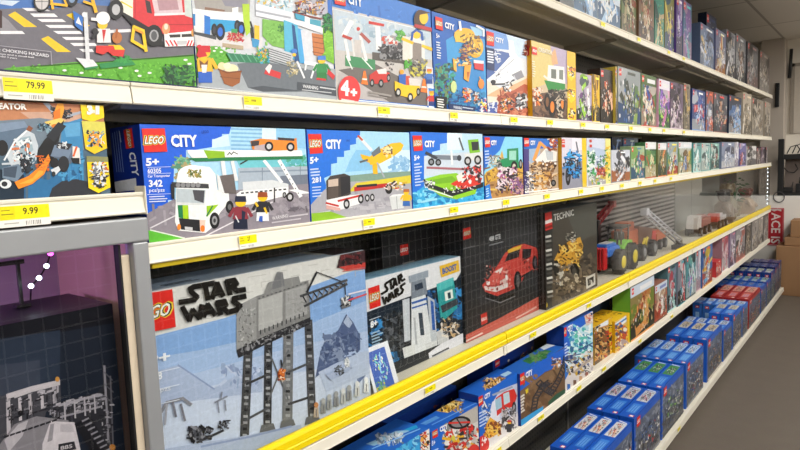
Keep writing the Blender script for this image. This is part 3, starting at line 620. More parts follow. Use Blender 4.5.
def monster_box():
    X = -.978; zt = onx(531, 40, X).z; y0 = yb(531.5, 119, X); y1 = yb(576, 121, X); r, f = toy_box('B', X, y0, y1, zt, .07, {'all': '#d9a41a', 'top': '#d8c074'}, 'yellow sided toy box showing a white and green monster truck, tallest of the second shelf')
    f.bg('#cdb89a').P('529,38 552,44 556,80 530,90', '#d9c37a').P('550,44 567,50 567,84 556,80', '#b0a0ba').P('529,96 548,92 567,98 568,124 529,122', '#6b5145').S(51, 531, 98, 566, 121, 40, '#5a4238 #7d6050 #4a362e #8a6a52', 3.4)
    f.P('548,65 564,67 565,84 547,82', '#e6e7e3').P('551,69 556,69.5 556,79 551,78', '#6a7068').P('559,70 563,70 563,80 559,79', '#7a8078').P('544,80 565,84 565,91 548,90', '#2a8a3c').L('544,76 549,80', 2, '#dfe0d8').P('551,54 555,48 558,64 552,65', '#d8a878').S(52, 548, 90, 565, 102, 50, '#26221f #3a342f #8a8078', 2.6)
    f.wheel(547, 102, 3, 9, '#7a5030').wheel(552, 107, 3.8, 10.5, '#e6832a').wheel(562, 104, 2.6, 9.5, '#e6832a').wheel(557.5, 107, 2, 6)
    f.S(53, 531, 88, 542, 104, 40, '#e6863a #c85a30 #3a2a26 #e8d8c8', 2.4).S(54, 556, 96, 562, 118, 20, '#3a3430 #c8b8a0', 2)
    f.P('566.5,49 577,53 578,124 567.5,122', '#e6b51c')
    for y in (66, 88, 108): f.P([(567, y), (575, y+1), (575, y+11), (571, y+15), (567, y+10)], '#f2cf2a').S(int(y), 568, y+1, 574, y+10, 12, '#3a3a30 #e6e0c8 #c86a2a', 1.8)
    f.lines('531.5,60 535,61 535.5,78 532,77', 7, 1, '#efe6cc')
    f.build(r)
    g = sublayer(f, 0); g.logo('530.8,46 536.4,47.8 536.6,55.4 531.2,54', False).build(r, 'brand_logo')
    g = sublayer(f, 0); g.T('CREATOR', (538, 51.6), (552, 55.4), (537.8, 47), '#f0ead8', .03).build(r, 'title_lettering')
    l = face_left(X, y0, ZS['B'], zt, .07); l.bg('#d9a41a'); l.uv = True; l.R(0, .9, 1, 1, '#8a4a1a').R(.55, .8, .95, .93, '#a8281e').R(.5, .05, .9, .12, '#b8861a'); l.build(r, 'side_print')
for fn in (van_box, house_box, junior_box, submarine_box, shuttle_box, monster_box): fn()

# ---- third shelf -------------------------------------------------------
def drone_box():
    X = -.985; y1 = yb(111, 190, X); zt = onx(104, 101, X).z; r, f = toy_box('L', X, .12, y1, zt, .06, {'all': '#3a3f4c', 'top': '#caa08a'}, 'orange and grey flying drone toy box on the short shelf above the glass case', group='toy boxes on the third shelf')
    f.bg('#4a6478').P('-20,85 115,95 115,120 70,128 30,120 -20,128', '#c08058').P('-20,85 60,92 115,99 80,108 -20,100', '#b06a48').P('20,112 80,112 82,124 40,126', '#c9a08a').P('-20,122 40,118 82,124 84,150 -20,150', '#6f7f8e')
    f.P('62,124 82,118 84,185 50,185 60,150', '#3a86b8')
    for k in range(9): f.L([(24+k*7, 168), (24+k*7, 198)], 3, ('#1f5a86', '#2f7ab0', '#174a70')[k % 3])
    f.P('63,124 80,122 80,136 66,137', '#5aa0cc').P('-5,168 24,175 24,200 -5,204', '#12283a').P('28,176 48,180 60,172 66,196 28,200', '#2a6c9c').P('48,200 52,188 62,181 76,179 90,182 100,190 102,196', '#2b2e36').S(61, 60, 150, 83, 180, 30, '#2f7ab0 #4a9ac8 #1f5a86', 3)
    f.P('-5,130 20,124 28,130 18,150 -5,152', '#5a6f86').P('-5,124 24,121 28,127 -5,133', '#7d90a8').E(2, 148, 6, 8, '#17181c').L('22,140 30,128', 5, '#8a4a28')
    f.P('41,101 45,99 56,111 52,113', '#a0aabc').P('64,116 84,110 86,112 66,118', '#a9b0be').S(62, 51, 107, 58, 116, 14, '#1a1b20 #3a3c44', 2.2).S(63, 62, 110, 71, 119, 16, '#1a1b20 #33353c', 2.2)
    f.P('54,112 57,104 63,102 64,110 60,124 53,120', '#f0a02c').P('53,112 60,108 60,120 54,122', '#ea7a1e').P('44,122 60,118 66,121 50,127', '#f2cc6a').E(55, 126, 4, 2, '#d87a2a')
    f.P('36,152 44,140 64,120 60,135 56,152 52,162 38,172', '#15161a').P('46,136 58,122 66,126 54,142', '#22262e').S(64, 38, 124, 50, 132, 20, '#25323f #3f6f8a #8aa8b8', 2)
    f.P('6,156 14,140 26,130 34,134 38,146 36,160 28,170 14,172', '#c5ced6').P('12,150 20,138 30,136 33,150 22,160', '#9ab0bc').S(65, 13, 140, 34, 164, 46, '#dfe6ea #5a7488 #26323c #eef2f4 #d87a4a', 2.8).L('4,160 14,142 26,131', 1.8, '#e6ecf0')
    f.P('2,168 18,164 24,172 16,182 2,178', '#6e8296').P('3,168 17,166 15,178 3,176', '#3f4e60').L('2,164 20,163', 2, '#c8d0d8').S(66, 20, 160, 30, 172, 16, '#1a1f26 #26303a', 3)
    f.P('14,182 28,176 40,166 48,154 50,160 44,174 32,184 18,189', '#f08c1e').P('18,184 32,178 44,164 42,174 30,183', '#f6a838').S(67, 36, 156, 48, 170, 14, '#c85a1e #e87a22', 2.4).E(5, 184, 6, 4.6, '#dfe3e6').E(4, 184, 3, 2.6, '#2a2c30')
    f.P('50,156 57,142 80,150 70,164', '#5a6a80').P('50,156 54,145 72,148 68,158', '#71839a').P('56,142 72,144 68,150 56,148', '#2a2c34').S(68, 58, 142, 68, 148, 10, '#dfe3e6', 1.2).E(54, 163, 4.4, 5, '#1b1d22').E(63, 164, 5.6, 8, '#23262c').P('50,170 58,166 60,170 54,176', '#d6dade').E(53, 174, 2, 2.6, '#2a2c30').P('72,146 79,148 80,164 72,160', '#e8e2dc').L('76,147 73,156', 2, '#d8602a').P('70,158 79,158 79,164 72,163', '#15161a')
    f.P('79,98.5 103.5,100 104,117.5 92,122 81.5,119', '#f4d412').P('81,121 104,122 107,148 94,154 85,149', '#f0c81a').P('81,121 104,122 105,134 83,134', '#d8cf5a').P('86,156 108,157 110.5,187 98,193 88,188', '#f4d412').P('86,156 108,157 108,162 86,162', '#8a8a5a')
    f.S(69, 87, 132, 103, 146, 40, '#26282c #e88a2a #e0e4e6 #5a90b8 #e8a040', 2.2).S(70, 90, 162, 106, 174, 40, '#dfe3e6 #d8602a #7a8088 #26282c', 2.4).S(71, 92, 174, 105, 187, 34, '#26282c #55585e #e0e0e2', 2.6)
    f.T('3', (86, 115), (91.5, 115), (86, 105), '#f8f6ee', .07).T('in', (91.2, 113.5), (94, 113.5), (91.2, 109), '#f8f6ee', .04).T('1', (94.6, 114.6), (98.4, 114.6), (94.6, 105.6), '#f8f6ee', .09)
    f.P('104.5,98 108,99 114,200 110.5,200', '#353843')
    f.build(r)
    g = sublayer(f, 0); g.T('CREATOR', (-14, 109.2), (26, 110.2), (-14.5, 102.6), '#f6f2ec', .045).build(r, 'title_lettering')
def transporter_box():
    X = -.985; y0 = onx(143, 180, X).y; y1 = yb(310.5, 222, X); zt = onx(135.5, 124, X).z; dp = .105
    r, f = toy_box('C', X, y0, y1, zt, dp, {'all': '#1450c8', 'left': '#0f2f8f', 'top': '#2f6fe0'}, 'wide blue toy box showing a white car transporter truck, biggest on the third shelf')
    f.bg('#1a5fda')
    f.P('320,125 232,124 229,134 222,134 222,139 212,139 212,147 195,150 186,150 186,158 180,158 180,164 174,165 173,200 168,200 168,212 146,214 148,248 322,226', '#a9d6f0')
    for k in range(6): f.P([(231, 128+k*4), (262, 129+k*4), (262, 130.6+k*4), (231, 129.8+k*4)], '#7fb4dc')
    f.P('262,126 276,127 276,140 262,139', '#d5eef9').P('276,128 318,129 318,150 276,146', '#8cc4e8').P('212,140 228,134 230,146 212,148', '#d0eaf6')
    f.S(81, 176, 158, 190, 178, 30, '#5f9f80 #4f8a70 #7ab890 #a89a6a', 4).S(82, 286, 158, 314, 172, 40, '#58b0b8 #4fa88a #6ac0c8', 4).P('236,160 286,158 286,168 240,168', '#6fc4cf')
    f.P('238,168 314,166 314,186 238,190', '#a9b6c4').L('240,172 312,170', 1.6, '#8694a4').L('262,168 262,182', .8, '#7a8898').L('300,166 300,182', .8, '#7a8898').P('280,176 314,174 314,184 280,186', '#6f7888')
    f.P('146,214 172,200 236,190 316,183 318,228 146,252', '#8d868f').S(83, 150, 206, 312, 222, 50, '#989199 #837c86 #a09aa2', 6, -.08).L('150,228 178,214', 1.3, '#d8d5da').L('205,236 272,202', 1.3, '#dcd9de')
    f.P('145,230 152,231 184,238 150,246', '#5cb636').L('150,230 184,238', 1.2, '#dfe8d8')
    f.P('242,182 272,180 288,184 288,192 243,194', '#d9dde0').P('288,190 296,189 312,193 300,194', '#eceef0')
    f.P('236,194 240,191 288,187 288,195 250,204.5 238,205', '#f1f2f2')
    for k in range(10): f.L([(241+k*4.7, 193.2-k*.42), (243+k*4.7, 193-k*.42)], 1.5, '#3a3a3e')
    f.L('274,188 274,202', 1.4, '#3a3638').wheel(289.5, 197, 3.8, 4.8, '#c9c9cc').wheel(284, 195, 2, 3)
    f.L('264,161 281,182', 3.2, '#eceef0').L('279,161 300,196', 3.6, '#f2f4f5')
    for k in range(7): f.E(281+k*2.8, 165+k*4.7, .7, .8, '#55585e', n=6)
    f.L('222,160 225,182', 4, '#e8eaec').L('232,162 236,180', 3.4, '#e6e8ea').L('247,160 240,164', 1.5, '#333')
    f.P('187,150 198,150 301,150.5 302,155 301,158 193,159.5 187.5,153', '#f4f6f4').P('188.5,158 302,156 302.5,159 195,161.6', '#1d7a4a').P('203,150 224,151.5 224.5,157.6 207.5,158.6', '#8cba1c').L('227,155 229,152.5 231,154.5 233,152 237,154', .9, '#33383a')
    f.P('250,141 260,138.6 285,140.5 296,138 297,150 266,151 252,149.5', '#ee8a2e').P('250.5,141 259,140.5 258,147 251,146', '#40383a').P('277,137.4 294,138.5 294,141 278,140', '#3a3236').P('254,146 266,144 266,151 254,150', '#b9aab0').wheel(268.5, 146.5, 4.4, 5, '#c9c9cc').wheel(290, 147, 4.2, 4.6, '#c9c9cc')
    f.P('176,180 178,172 186,167 196,165.6 209,167 215,174 217,190 228,192 229,202 220,212 211,228 205,233 178,230.5 174.5,222', '#eff1f0').E(192, 175, 15, 10, '#f4f6f5').S(84, 187, 170, 200, 177, 22, '#5a6a3a #8a8a48 #3f5a30 #b09a50', 2)
    f.P('218,176 233,174 236,194 222,193', '#68605f').P('216,174 219,176 224,193 218,192', '#e3e5e6')
    f.P('171,182 208,184 208.5,188.5 171.5,187.5', '#3a3a3c')
    for k in range(5): f.E(177.5+k*5, 185, 2.4, 2.5, '#8a8a8c', n=10)
    f.P('176,188.5 205,190 203.5,205 176,204', '#b9c4ca').P('192,190 204,190.5 203,203 194,200', '#4a4a50').P('170,184 174,184 174,200 171,198', '#2a2a2e').P('176,202 204,203.4 204,205.4 176,204.4', '#d8dcdc')
    f.P('177,205 182,205 182.6,218.5 178,217.5', '#1d7a4a').P('182,205 187.5,205.2 188.2,219 182.6,218.5', '#a4ce1e').P('188,205.4 204.5,206.5 203.5,220.5 188.3,219.2', '#e8ebeb')
    f.P('178,218 200,220 200.5,231.5 180.5,229.5', '#232327').P('184,226.5 192,227.3 192,230.4 184.5,229.6', '#c9c9cb').E(178.4, 227, 1.9, 3.2, '#ea8a30').P('199,220 205,220 204,232 199.5,231', '#e8c8b8').E(202, 228.5, 2.2, 3.4, '#ea7a26')
    f.P('206,206 218,204.5 206.5,217', '#9ac81e').L('206,216 212,206', 1.3, '#1d7a4a').E(214, 220.5, 5, 8.2, '#1b1b1d').E(214, 220.5, 2.7, 4.6, '#9a9a9c').E(214, 220.5, 1.3, 2.2, '#3a3a3c').E(229, 207, 4, 6.4, '#1f1f21').E(229, 207, 1.8, 3, '#6a6a6c')
    f.fig(240, 229, 33, '#20263f', '#8a3440', '#1c2238').L('235,216 238,222', 1.2, '#cfd3d6').P('241,210 245,212 244,220 241,219', '#20263f').fig(262, 221, 29, '#9a4a24', '#2a2a30', '#e8eaf0').L('257,206 255,203', 2.2, '#eec22a').P('259,216 262,216 262,222 258,221', '#2f5fc0').L('264,208 266,213', 2, '#eec22a')
    f.T('WARNING:', (271.5, 220.4), (288, 217.2), (271.2, 216.6), '#dcd9de').L('289,216.4 307,214', 1.4, '#c8c4ca').L('271.5,222.6 300,218.6', 1.2, '#c8c4ca')
    f.S(85, 290, 208, 306, 211, 12, '#6a646c #7a747c', 2.2, -.1)
    for a, b, c, d, s, bo in ((145.2, 166.2, 158.5, 158.2, '5+', .04), (147, 173.4, 160.6, 168.6, '60305', .02), (147.2, 178.4, 169.5, 174.9, 'Car Transporter', .015), (148.2, 187.2, 162, 180, '342', .03), (148.6, 193.4, 164, 188.4, 'pcs/pzs', .01)):
        f.T(s, (a, b), (c, b-(c-a)*.035), (a-.2, d), '#eef2fa', bo)
    for y in (167.6, 174, 194.6): f.L([(146.8, y), (170, y-.9)], .5, '#c8d6f2')
    f.lines('148.8,195.6 170,194.8 170.4,202 149,203', 3, 1, '#d5e0f5').T('LEGO', (201, 133.5), (208, 133.2), (201, 130.6), '#0f3f9a')
    f.L('144,244 318,223', 1.6, '#1c2a44')
    f.build(r)
    g = sublayer(f, 0); g.logo('141,128.6 164,128.4 166.6,151.6 143.6,152.4').build(r, 'brand_logo')
    g = sublayer(f, 0); g.T('CITY', (170.8, 147.2), (197.2, 146.8), (169.6, 134.8), '#f4f6fa', .04).build(r, 'title_lettering')
    l = face_left(X, y0, ZS['C'], zt, dp); l.bg('#0f2f90')
    l.T('CITY', (128.6, 152.5), (132.5, 176), (135.2, 152), '#eef2fa', .03)
    for k in range(4): l.L([(112.5+k*2.2, 133-k), (117+k*2.2, 172)], .55, '#8aa2dc')
    l.L('119.4,131.4 121,142', 1, '#c8d4f0').P('114,182 136,178 137,190 116,192', '#dfe4ee'); l.build(r, 'side_print')
    g = sublayer(l, 0); g.logo([(132, 128), (134.4, 147.4), (126.2, 149), (123.6, 130)]).build(r, 'side_logo')
def stuntplane_box():
    X = -.985; y0 = yb(311, 221, X); y1 = yb(412.3, 210, X); zt = onx(407, 132.5, X).z; r, f = toy_box('C', X, y0, y1, zt, .075, {'all': '#1450c8', 'top': '#2f6fe0'}, 'blue toy box showing a yellow stunt plane above a truck with red trailer')
    f.bg('#1f70da').P('360,130 418,130 420,216 305,228 306,208 325,203 326,185 324,178 331,175 331,164 337,163 337,157 344,157 344,151 350,150 350,145 356,144 356,138 360,137', '#a4d4f0').P('376,150 420,150 420,172 380,172', '#cfe8f6').P('356,150 372,150 372,170 345,172 350,160', '#86c0e6').S(91, 392, 158, 408, 174, 20, '#7fb0d8 #9cc4e2', 4)
    f.P('324,190 345,178 420,173 420,216 305,228 306,210', '#aaa9b0').P('345,176 375,173 415,171 415,178 345,182', '#7f9c8c').P('356,183 412,175 412,183 348,192', '#d9c83c').L('312,214 360,206', 1, '#d0cfd4').S(92, 330, 202, 408, 212, 24, '#b8b6bc #9c9aa2', 6, -.08)
    f.L('359,137 371,150', 3, '#dfe3e8').L('358,136 362,140', 2, '#c85a3a').P('360,154 371,157 369,163 362,159', '#f0b61e').P('368,158 378,150 391,143.4 400,142.4 403.5,145 401,150.5 393,156.5 380,163.5 370,165', '#f3ba1e').P('371,153 379,146 381,152 373,157', '#66707a').E(388, 150, 4.4, 3.6, '#e8d8a0').S(93, 383, 146, 392, 156, 14, '#8a4a2a #f0e0b0 #5a5040', 1.8).P('372,165 377,162 377.5,174 373,174', '#f0b61e').L('377,163 384,177', 1.6, '#a9b0b8').L('367,160 360,162', 2, '#5a626a')
    f.P('326,181 330,176 344,173.5 350,176 350.5,194 331,204 326.5,199', '#453f3c').P('328,180 338,178.5 338,186 328,187', '#cbb8a8').P('328,188 338,187 338,198 328,199', '#5a504a').P('340,177 350,176 350,192 341,196', '#2c2c30').P('326,200 345,196 362,194 362,203 340,209.5 326,206.5', '#e9eaeb').L('338,201 362,195', 2, '#c23028').L('326,203 338,206', 1.8, '#c23028').P('326,205 340,208 340,211 326,209', '#d8a8a0')
    f.wheel(346.3, 204, 3.2, 5, '#c8c8ca').wheel(360.5, 199, 2.8, 4.6, '#c8c8ca').wheel(367, 198, 2.3, 3.8, '#c8c8ca').wheel(372, 197.4, 2.3, 3.8, '#c8c8ca').P('354,187 396,182 396,186 354,191.5', '#bb322c').L('357,186.4 376,184.8', 2.4, '#2c2c30').E(388.5, 189, 3.6, 5, '#2c2a2a').E(388.5, 188, 1.8, 2.4, '#b8a8a0').S(94, 384, 182, 404, 190, 20, '#c8403a #e8e0dc #3a3436 #d8b030', 2)
    f.P('389,197 403,195.6 403.5,208 391.5,209.6', '#d3d6d6').L('396,196 397,209', .8, '#a8acac').P('389,197 403,195.6 404,193.6 392,194.6', '#e6e8e8').fig(406, 206, 17, '#b86a3a', '#e8bc2a', '#3a6ab0')
    f.P('305,214 330,211.4 346,217 305,228', '#8cba2e')
    f.T('5+', (309.6, 164.2), (318.2, 162.6), (309.4, 157.4), '#eef2fa', .04).lines('310,168 321,167 321.5,176 311,177', 3, 1.4, '#c4d6f2').T('281', (311.6, 183.4), (320.6, 182), (311.4, 177.8), '#eef2fa', .03).lines('312,186 324,185 324.5,197 312.5,198', 4, 1.1, '#c4d6f2').T('LEGO', (346, 141.5), (349.5, 141.5), (346, 139.5), '#0f3f9a')
    f.build(r)
    g = sublayer(f, 0); g.logo('307.6,134 320.8,134 322.6,153 309.6,154').build(r, 'brand_logo')
    g = sublayer(f, 0); g.T('CITY', (325.4, 149.2), (341.2, 149), (325, 139.4), '#f4f6fa', .045).build(r, 'title_lettering')
def boat_box():
    X = -.985; y0 = yb(412.8, 209, X); y1 = yb(484.3, 201, X); zt = onx(482, 134, X).z; r, f = toy_box('C', X, y0, y1, zt, .075, {'all': '#1450c8', 'top': '#2f6fe0'}, 'blue toy box showing a lime and red race boat splashing in water')
    f.bg('#1f70da').P('447,130 488,130 490,206 408,214 412,205 424,198 424,172 427,162 432,160 432,152 440,150 440,144 447,143', '#b9dbf0').P('447,132 462,132 462,150 447,150', '#d9eef8').P('424,156 488,150 488,176 424,176', '#c9d6e2')
    f.P('408,214 411,196 424,186 446,198 488,180 490,206', '#36a6da').S(101, 412, 192, 484, 206, 60, '#58c0e6 #2a90c8 #8ad8f0 #1f7ab8', 3.6, -.06)
    f.P('467.5,140 478,139 480,153 470,156', '#7cba2a').P('471,142 478.5,141.6 478.5,150 472,150.6', '#2c3034').P('464,154 482,152 482,160 466,161', '#d9dcdc').wheel(467.5, 161, 3.6, 4.6, '#c0c0c2').wheel(477.5, 160, 3.6, 4.8, '#c0c0c2').L('459,138 463,150', 1.6, '#5a6068')
    f.L('432,157 459,158', 4.4, '#76808c').L('426,153 436,158', 3, '#3a3e46').wheel(431, 162, 3.2, 3.6, '#8a8e94').wheel(438, 162.4, 3, 3.4, '#8a8e94').L('451,151 452,164', 2, '#e8eaec').L('427,167.6 470,169.4', 2.2, '#a86a72').E(459, 158, 2.2, 3, '#3a3e46')
    f.P('424,179 440,174.6 456,173 478,184 475,194 456,199.4 440,196 429,188', '#8ecb2c').P('432,180 452,176 458,182 436,184', '#74b028').P('424,182 452,191 483,182 483,187 452,196.4 425,186', '#27282b').P('450,184 468,174 482,178 480,184 462,189', '#d8392e').P('456,176 462,172 464,180 458,182', '#f0e2da').S(102, 462, 166, 480, 182, 40, '#2a2a2e #d8392e #e8e4e0 #5a2a2a', 2.4).S(103, 424, 178, 434, 188, 16, '#e8eaea #3a3e42', 1.6).L('428,189 452,197', 1, '#e8eaea').S(104, 440, 188, 474, 194, 20, '#e6e8e8 #1f1f22', 1.3, -.12)
    f.T('5+', (413.6, 161), (419.4, 160), (413.4, 155.6), '#eef2fa', .04).lines('414,163 421,162 422,186 415,187', 8, 1.3, '#c4d6f2').L('421,202 436,199', 2, '#9adcf2')
    f.build(r)
    g = sublayer(f, 0); g.logo('412,135.6 421.2,135.6 422.4,150.4 413.4,151.2').build(r, 'brand_logo')
    g = sublayer(f, 0); g.T('CITY', (424.2, 147.4), (434.4, 147.2), (424, 140.6), '#f4f6fa', .05).build(r, 'title_lettering')
def tractor_box():
    X = -.986; y0 = yb(484.8, 200, X); y1 = yb(523.6, 195, X); zt = onx(481.5, 136, X).z; r, f = toy_box('C', X, y0, y1, zt, .07, {'all': '#123a90', 'top': '#2f6fe0'}, 'blue toy box showing a green tractor over a crushed purple monster truck')
    f.bg('#1f6cd0').P('506,134 528,134 529,196 494,200 490,192 484,184 484,172 490,160 500,150 503,142', '#86d0ee').P('482,180 486,172 497,166 502,150 505,164 528,162 529,184 484,186', '#d8ab40').P('488,182 529,176 529,200 493,202', '#b08450').S(111, 486, 168, 524, 196, 40, '#c89a48 #8a6038 #e0b858', 3)
    f.P('507,149 518,148 518.5,162 522,164 522,168 508,168 496,165 496,160 507,158', '#1f8c58').P('509,151 516,150.6 516,160 509,160', '#9ad0c0').wheel(514, 167, 3.4, 6, '#c9c4b0').wheel(520.5, 164, 1.8, 5).wheel(500, 167, 2, 3.6).S(112, 489, 156, 502, 167, 30, '#c8ccd0 #4a4e52 #8a8a80 #d8d4c0', 2)
    f.S(113, 498, 168, 516, 190, 90, '#e8d8e0 #b05a90 #2a2628 #5a3a50 #d8c8c8 #3a3032', 2.8).S(114, 514, 178, 523, 194, 24, '#8a5a8a #c8a098 #5a4a6a', 2.4)
    f.lines('484.6,150 488.4,149.6 489,164 485.2,164.6', 5, 1.3, '#c4d6f2').P('484.8,186 489,184 491,198 485.6,200', '#2a7fd8').lines('485.4,188 488.8,187 489.4,196 486,198', 4, 1, '#b8daf4')
    f.build(r)
    g = sublayer(f, 0); g.logo('484,137.4 489.2,137.4 489.8,147 484.6,147.4', False).build(r, 'brand_logo')
    g = sublayer(f, 0); g.T('CITY', (490.6, 145.4), (496.4, 145.2), (490.4, 140.4), '#f4f6fa', .05).build(r, 'title_lettering')
def excavator_box():
    X = -.992; y0 = yb(524.4, 194.5, X); y1 = yb(558.6, 190, X); zt = onx(523, 138, X).z; r, f = toy_box('C', X, y0, y1, zt, .06, {'all': '#3a2f7a', 'top': '#2f6fe0'}, 'blue topped toy box showing an orange excavator arm and a white broken house')
    f.bg('#b9a48c').P('520,132 562,132 562,147 522,150', '#2a6fc8').P('522,149 529,149 529,194 523,196', '#4a3f80').P('529,149 540,148 540,160 529,164', '#9ab4d0')
    f.L('534,160 540,143', 3.4, '#e6a050').L('540,142.6 548,150', 2.8, '#e6a050').P('535,160 546,148 557,152 556,166 540,166', '#e9e5e0').P('545,150 553,152 553,160 547,160', '#bfc4c8').S(121, 531, 162, 556, 178, 80, '#6a4a34 #8a6444 #d8c0a0 #4a3428 #c89a5a', 2.4).S(122, 530, 174, 552, 192, 70, '#c8924a #e0b060 #8a5a30 #d8c8b0', 2.6).S(123, 524, 172, 534, 192, 30, '#e8e4e2 #3a3a40 #8a8a90', 2.2).wheel(553, 183, 2.6, 3.4, '#6a6a6c').S(124, 548, 136, 556, 150, 20, '#8a3a2a #e8e0d8 #b85a3a', 2.2).L('524,192.5 560,188.5', 1.4, '#e6e2e0')
    f.build(r)
    g = sublayer(f, 0); g.logo('523.4,137.6 528.4,137.6 528.8,146.4 524,146.8', False).build(r, 'brand_logo')
    g = sublayer(f, 0); g.T('CITY', (530, 145.2), (535, 145), (529.8, 140.6), '#f4f6fa', .05).build(r, 'title_lettering')
def motorbike_box():
    X = -.977; y0 = yb(560.5, 189, X); y1 = yb(586.6, 186, X); zt = onx(561, 137.5, X).z; r, f = toy_box('C', X, y0, y1, zt, .07, {'all': '#d3a01a', 'left': '#c9981c', 'top': '#d8d0e0'}, 'yellow sided toy box showing a blue motorbike on a pale background')
    f.bg('#d6d2de').P('558,168 584,160 588,192 558,194', '#8f909e').P('572,138 582,138 582,150 572,150', '#e6e2ec')
    f.wheel(568, 176, 2.6, 9.5, '#6a6a74').wheel(578.6, 166, 2, 8, '#5a5a64').S(131, 567, 152, 580, 178, 60, '#2a86cc #1f5f9a #3aa8e0 #26282e #14161a', 2.4).L('576,142 578,152', 1.4, '#6a6e7a').S(132, 563, 160, 571, 176, 20, '#26282e #2a86cc', 2)
    f.P('581.6,137 588,137 589,190 582.4,190', '#e8c94a')
    for y in (140, 157, 172): f.P([(582, y), (587, y), (587.2, y+9), (584.6, y+12.5), (582.2, y+9)], '#f0c416')
    f.build(r)
    g = sublayer(f, 0); g.logo('561.2,139.4 564.4,139.4 564.6,143.2 561.5,143.2', False).P('561.4,144.4 564.6,144.4 564.8,147.4 561.7,147.4', '#d8402e').build(r, 'brand_logo')
def garden_box():
    X = -.984; y0 = yb(587, 186, X); y1 = yb(610.6, 183, X); zt = onx(588, 138, X).z; r, f = toy_box('C', X, y0, y1, zt, .06, {'all': '#e2e4ea', 'top': '#e6e8f0'}, 'pale toy box with green plants and red flowers, next to the motorbike box')
    f.bg('#ccd3e4').P('588,146 606,150 606,160 588,158', '#b0c0d8').P('588,176 609,172 610,186 588,188', '#a4a2a8').S(141, 588, 152, 596, 176, 36, '#2a8a48 #1f6a38 #4aa860 #e0e8e0', 2.4).S(142, 597, 166, 606, 178, 30, '#c85040 #e07a58 #8a3a30', 2.2).S(143, 596, 156, 606, 168, 20, '#5a6a88 #e0e4ec #3f8a4a', 2).S(144, 589, 176, 608, 184, 16, '#4aa050 #e0e0d8 #c8b048', 2)
    f.P('605,138 612,138 613,184 605.6,184', '#e8dc8a').S(145, 605.5, 146, 610, 182, 24, '#f0c416 #d8b020 #4a8a48', 2)
    f.build(r)
    g = sublayer(f, 0); g.P('589,139.6 591.4,139.6 591.6,142.4 589.2,142.4', '#c84a3e').P('589.2,144.6 591.6,144.6 591.8,147.4 589.4,147.4', '#d8402e').build(r, 'brand_logo')
for fn in (drone_box, transporter_box, stuntplane_box, boat_box, tractor_box, excavator_box, motorbike_box, garden_box): fn()
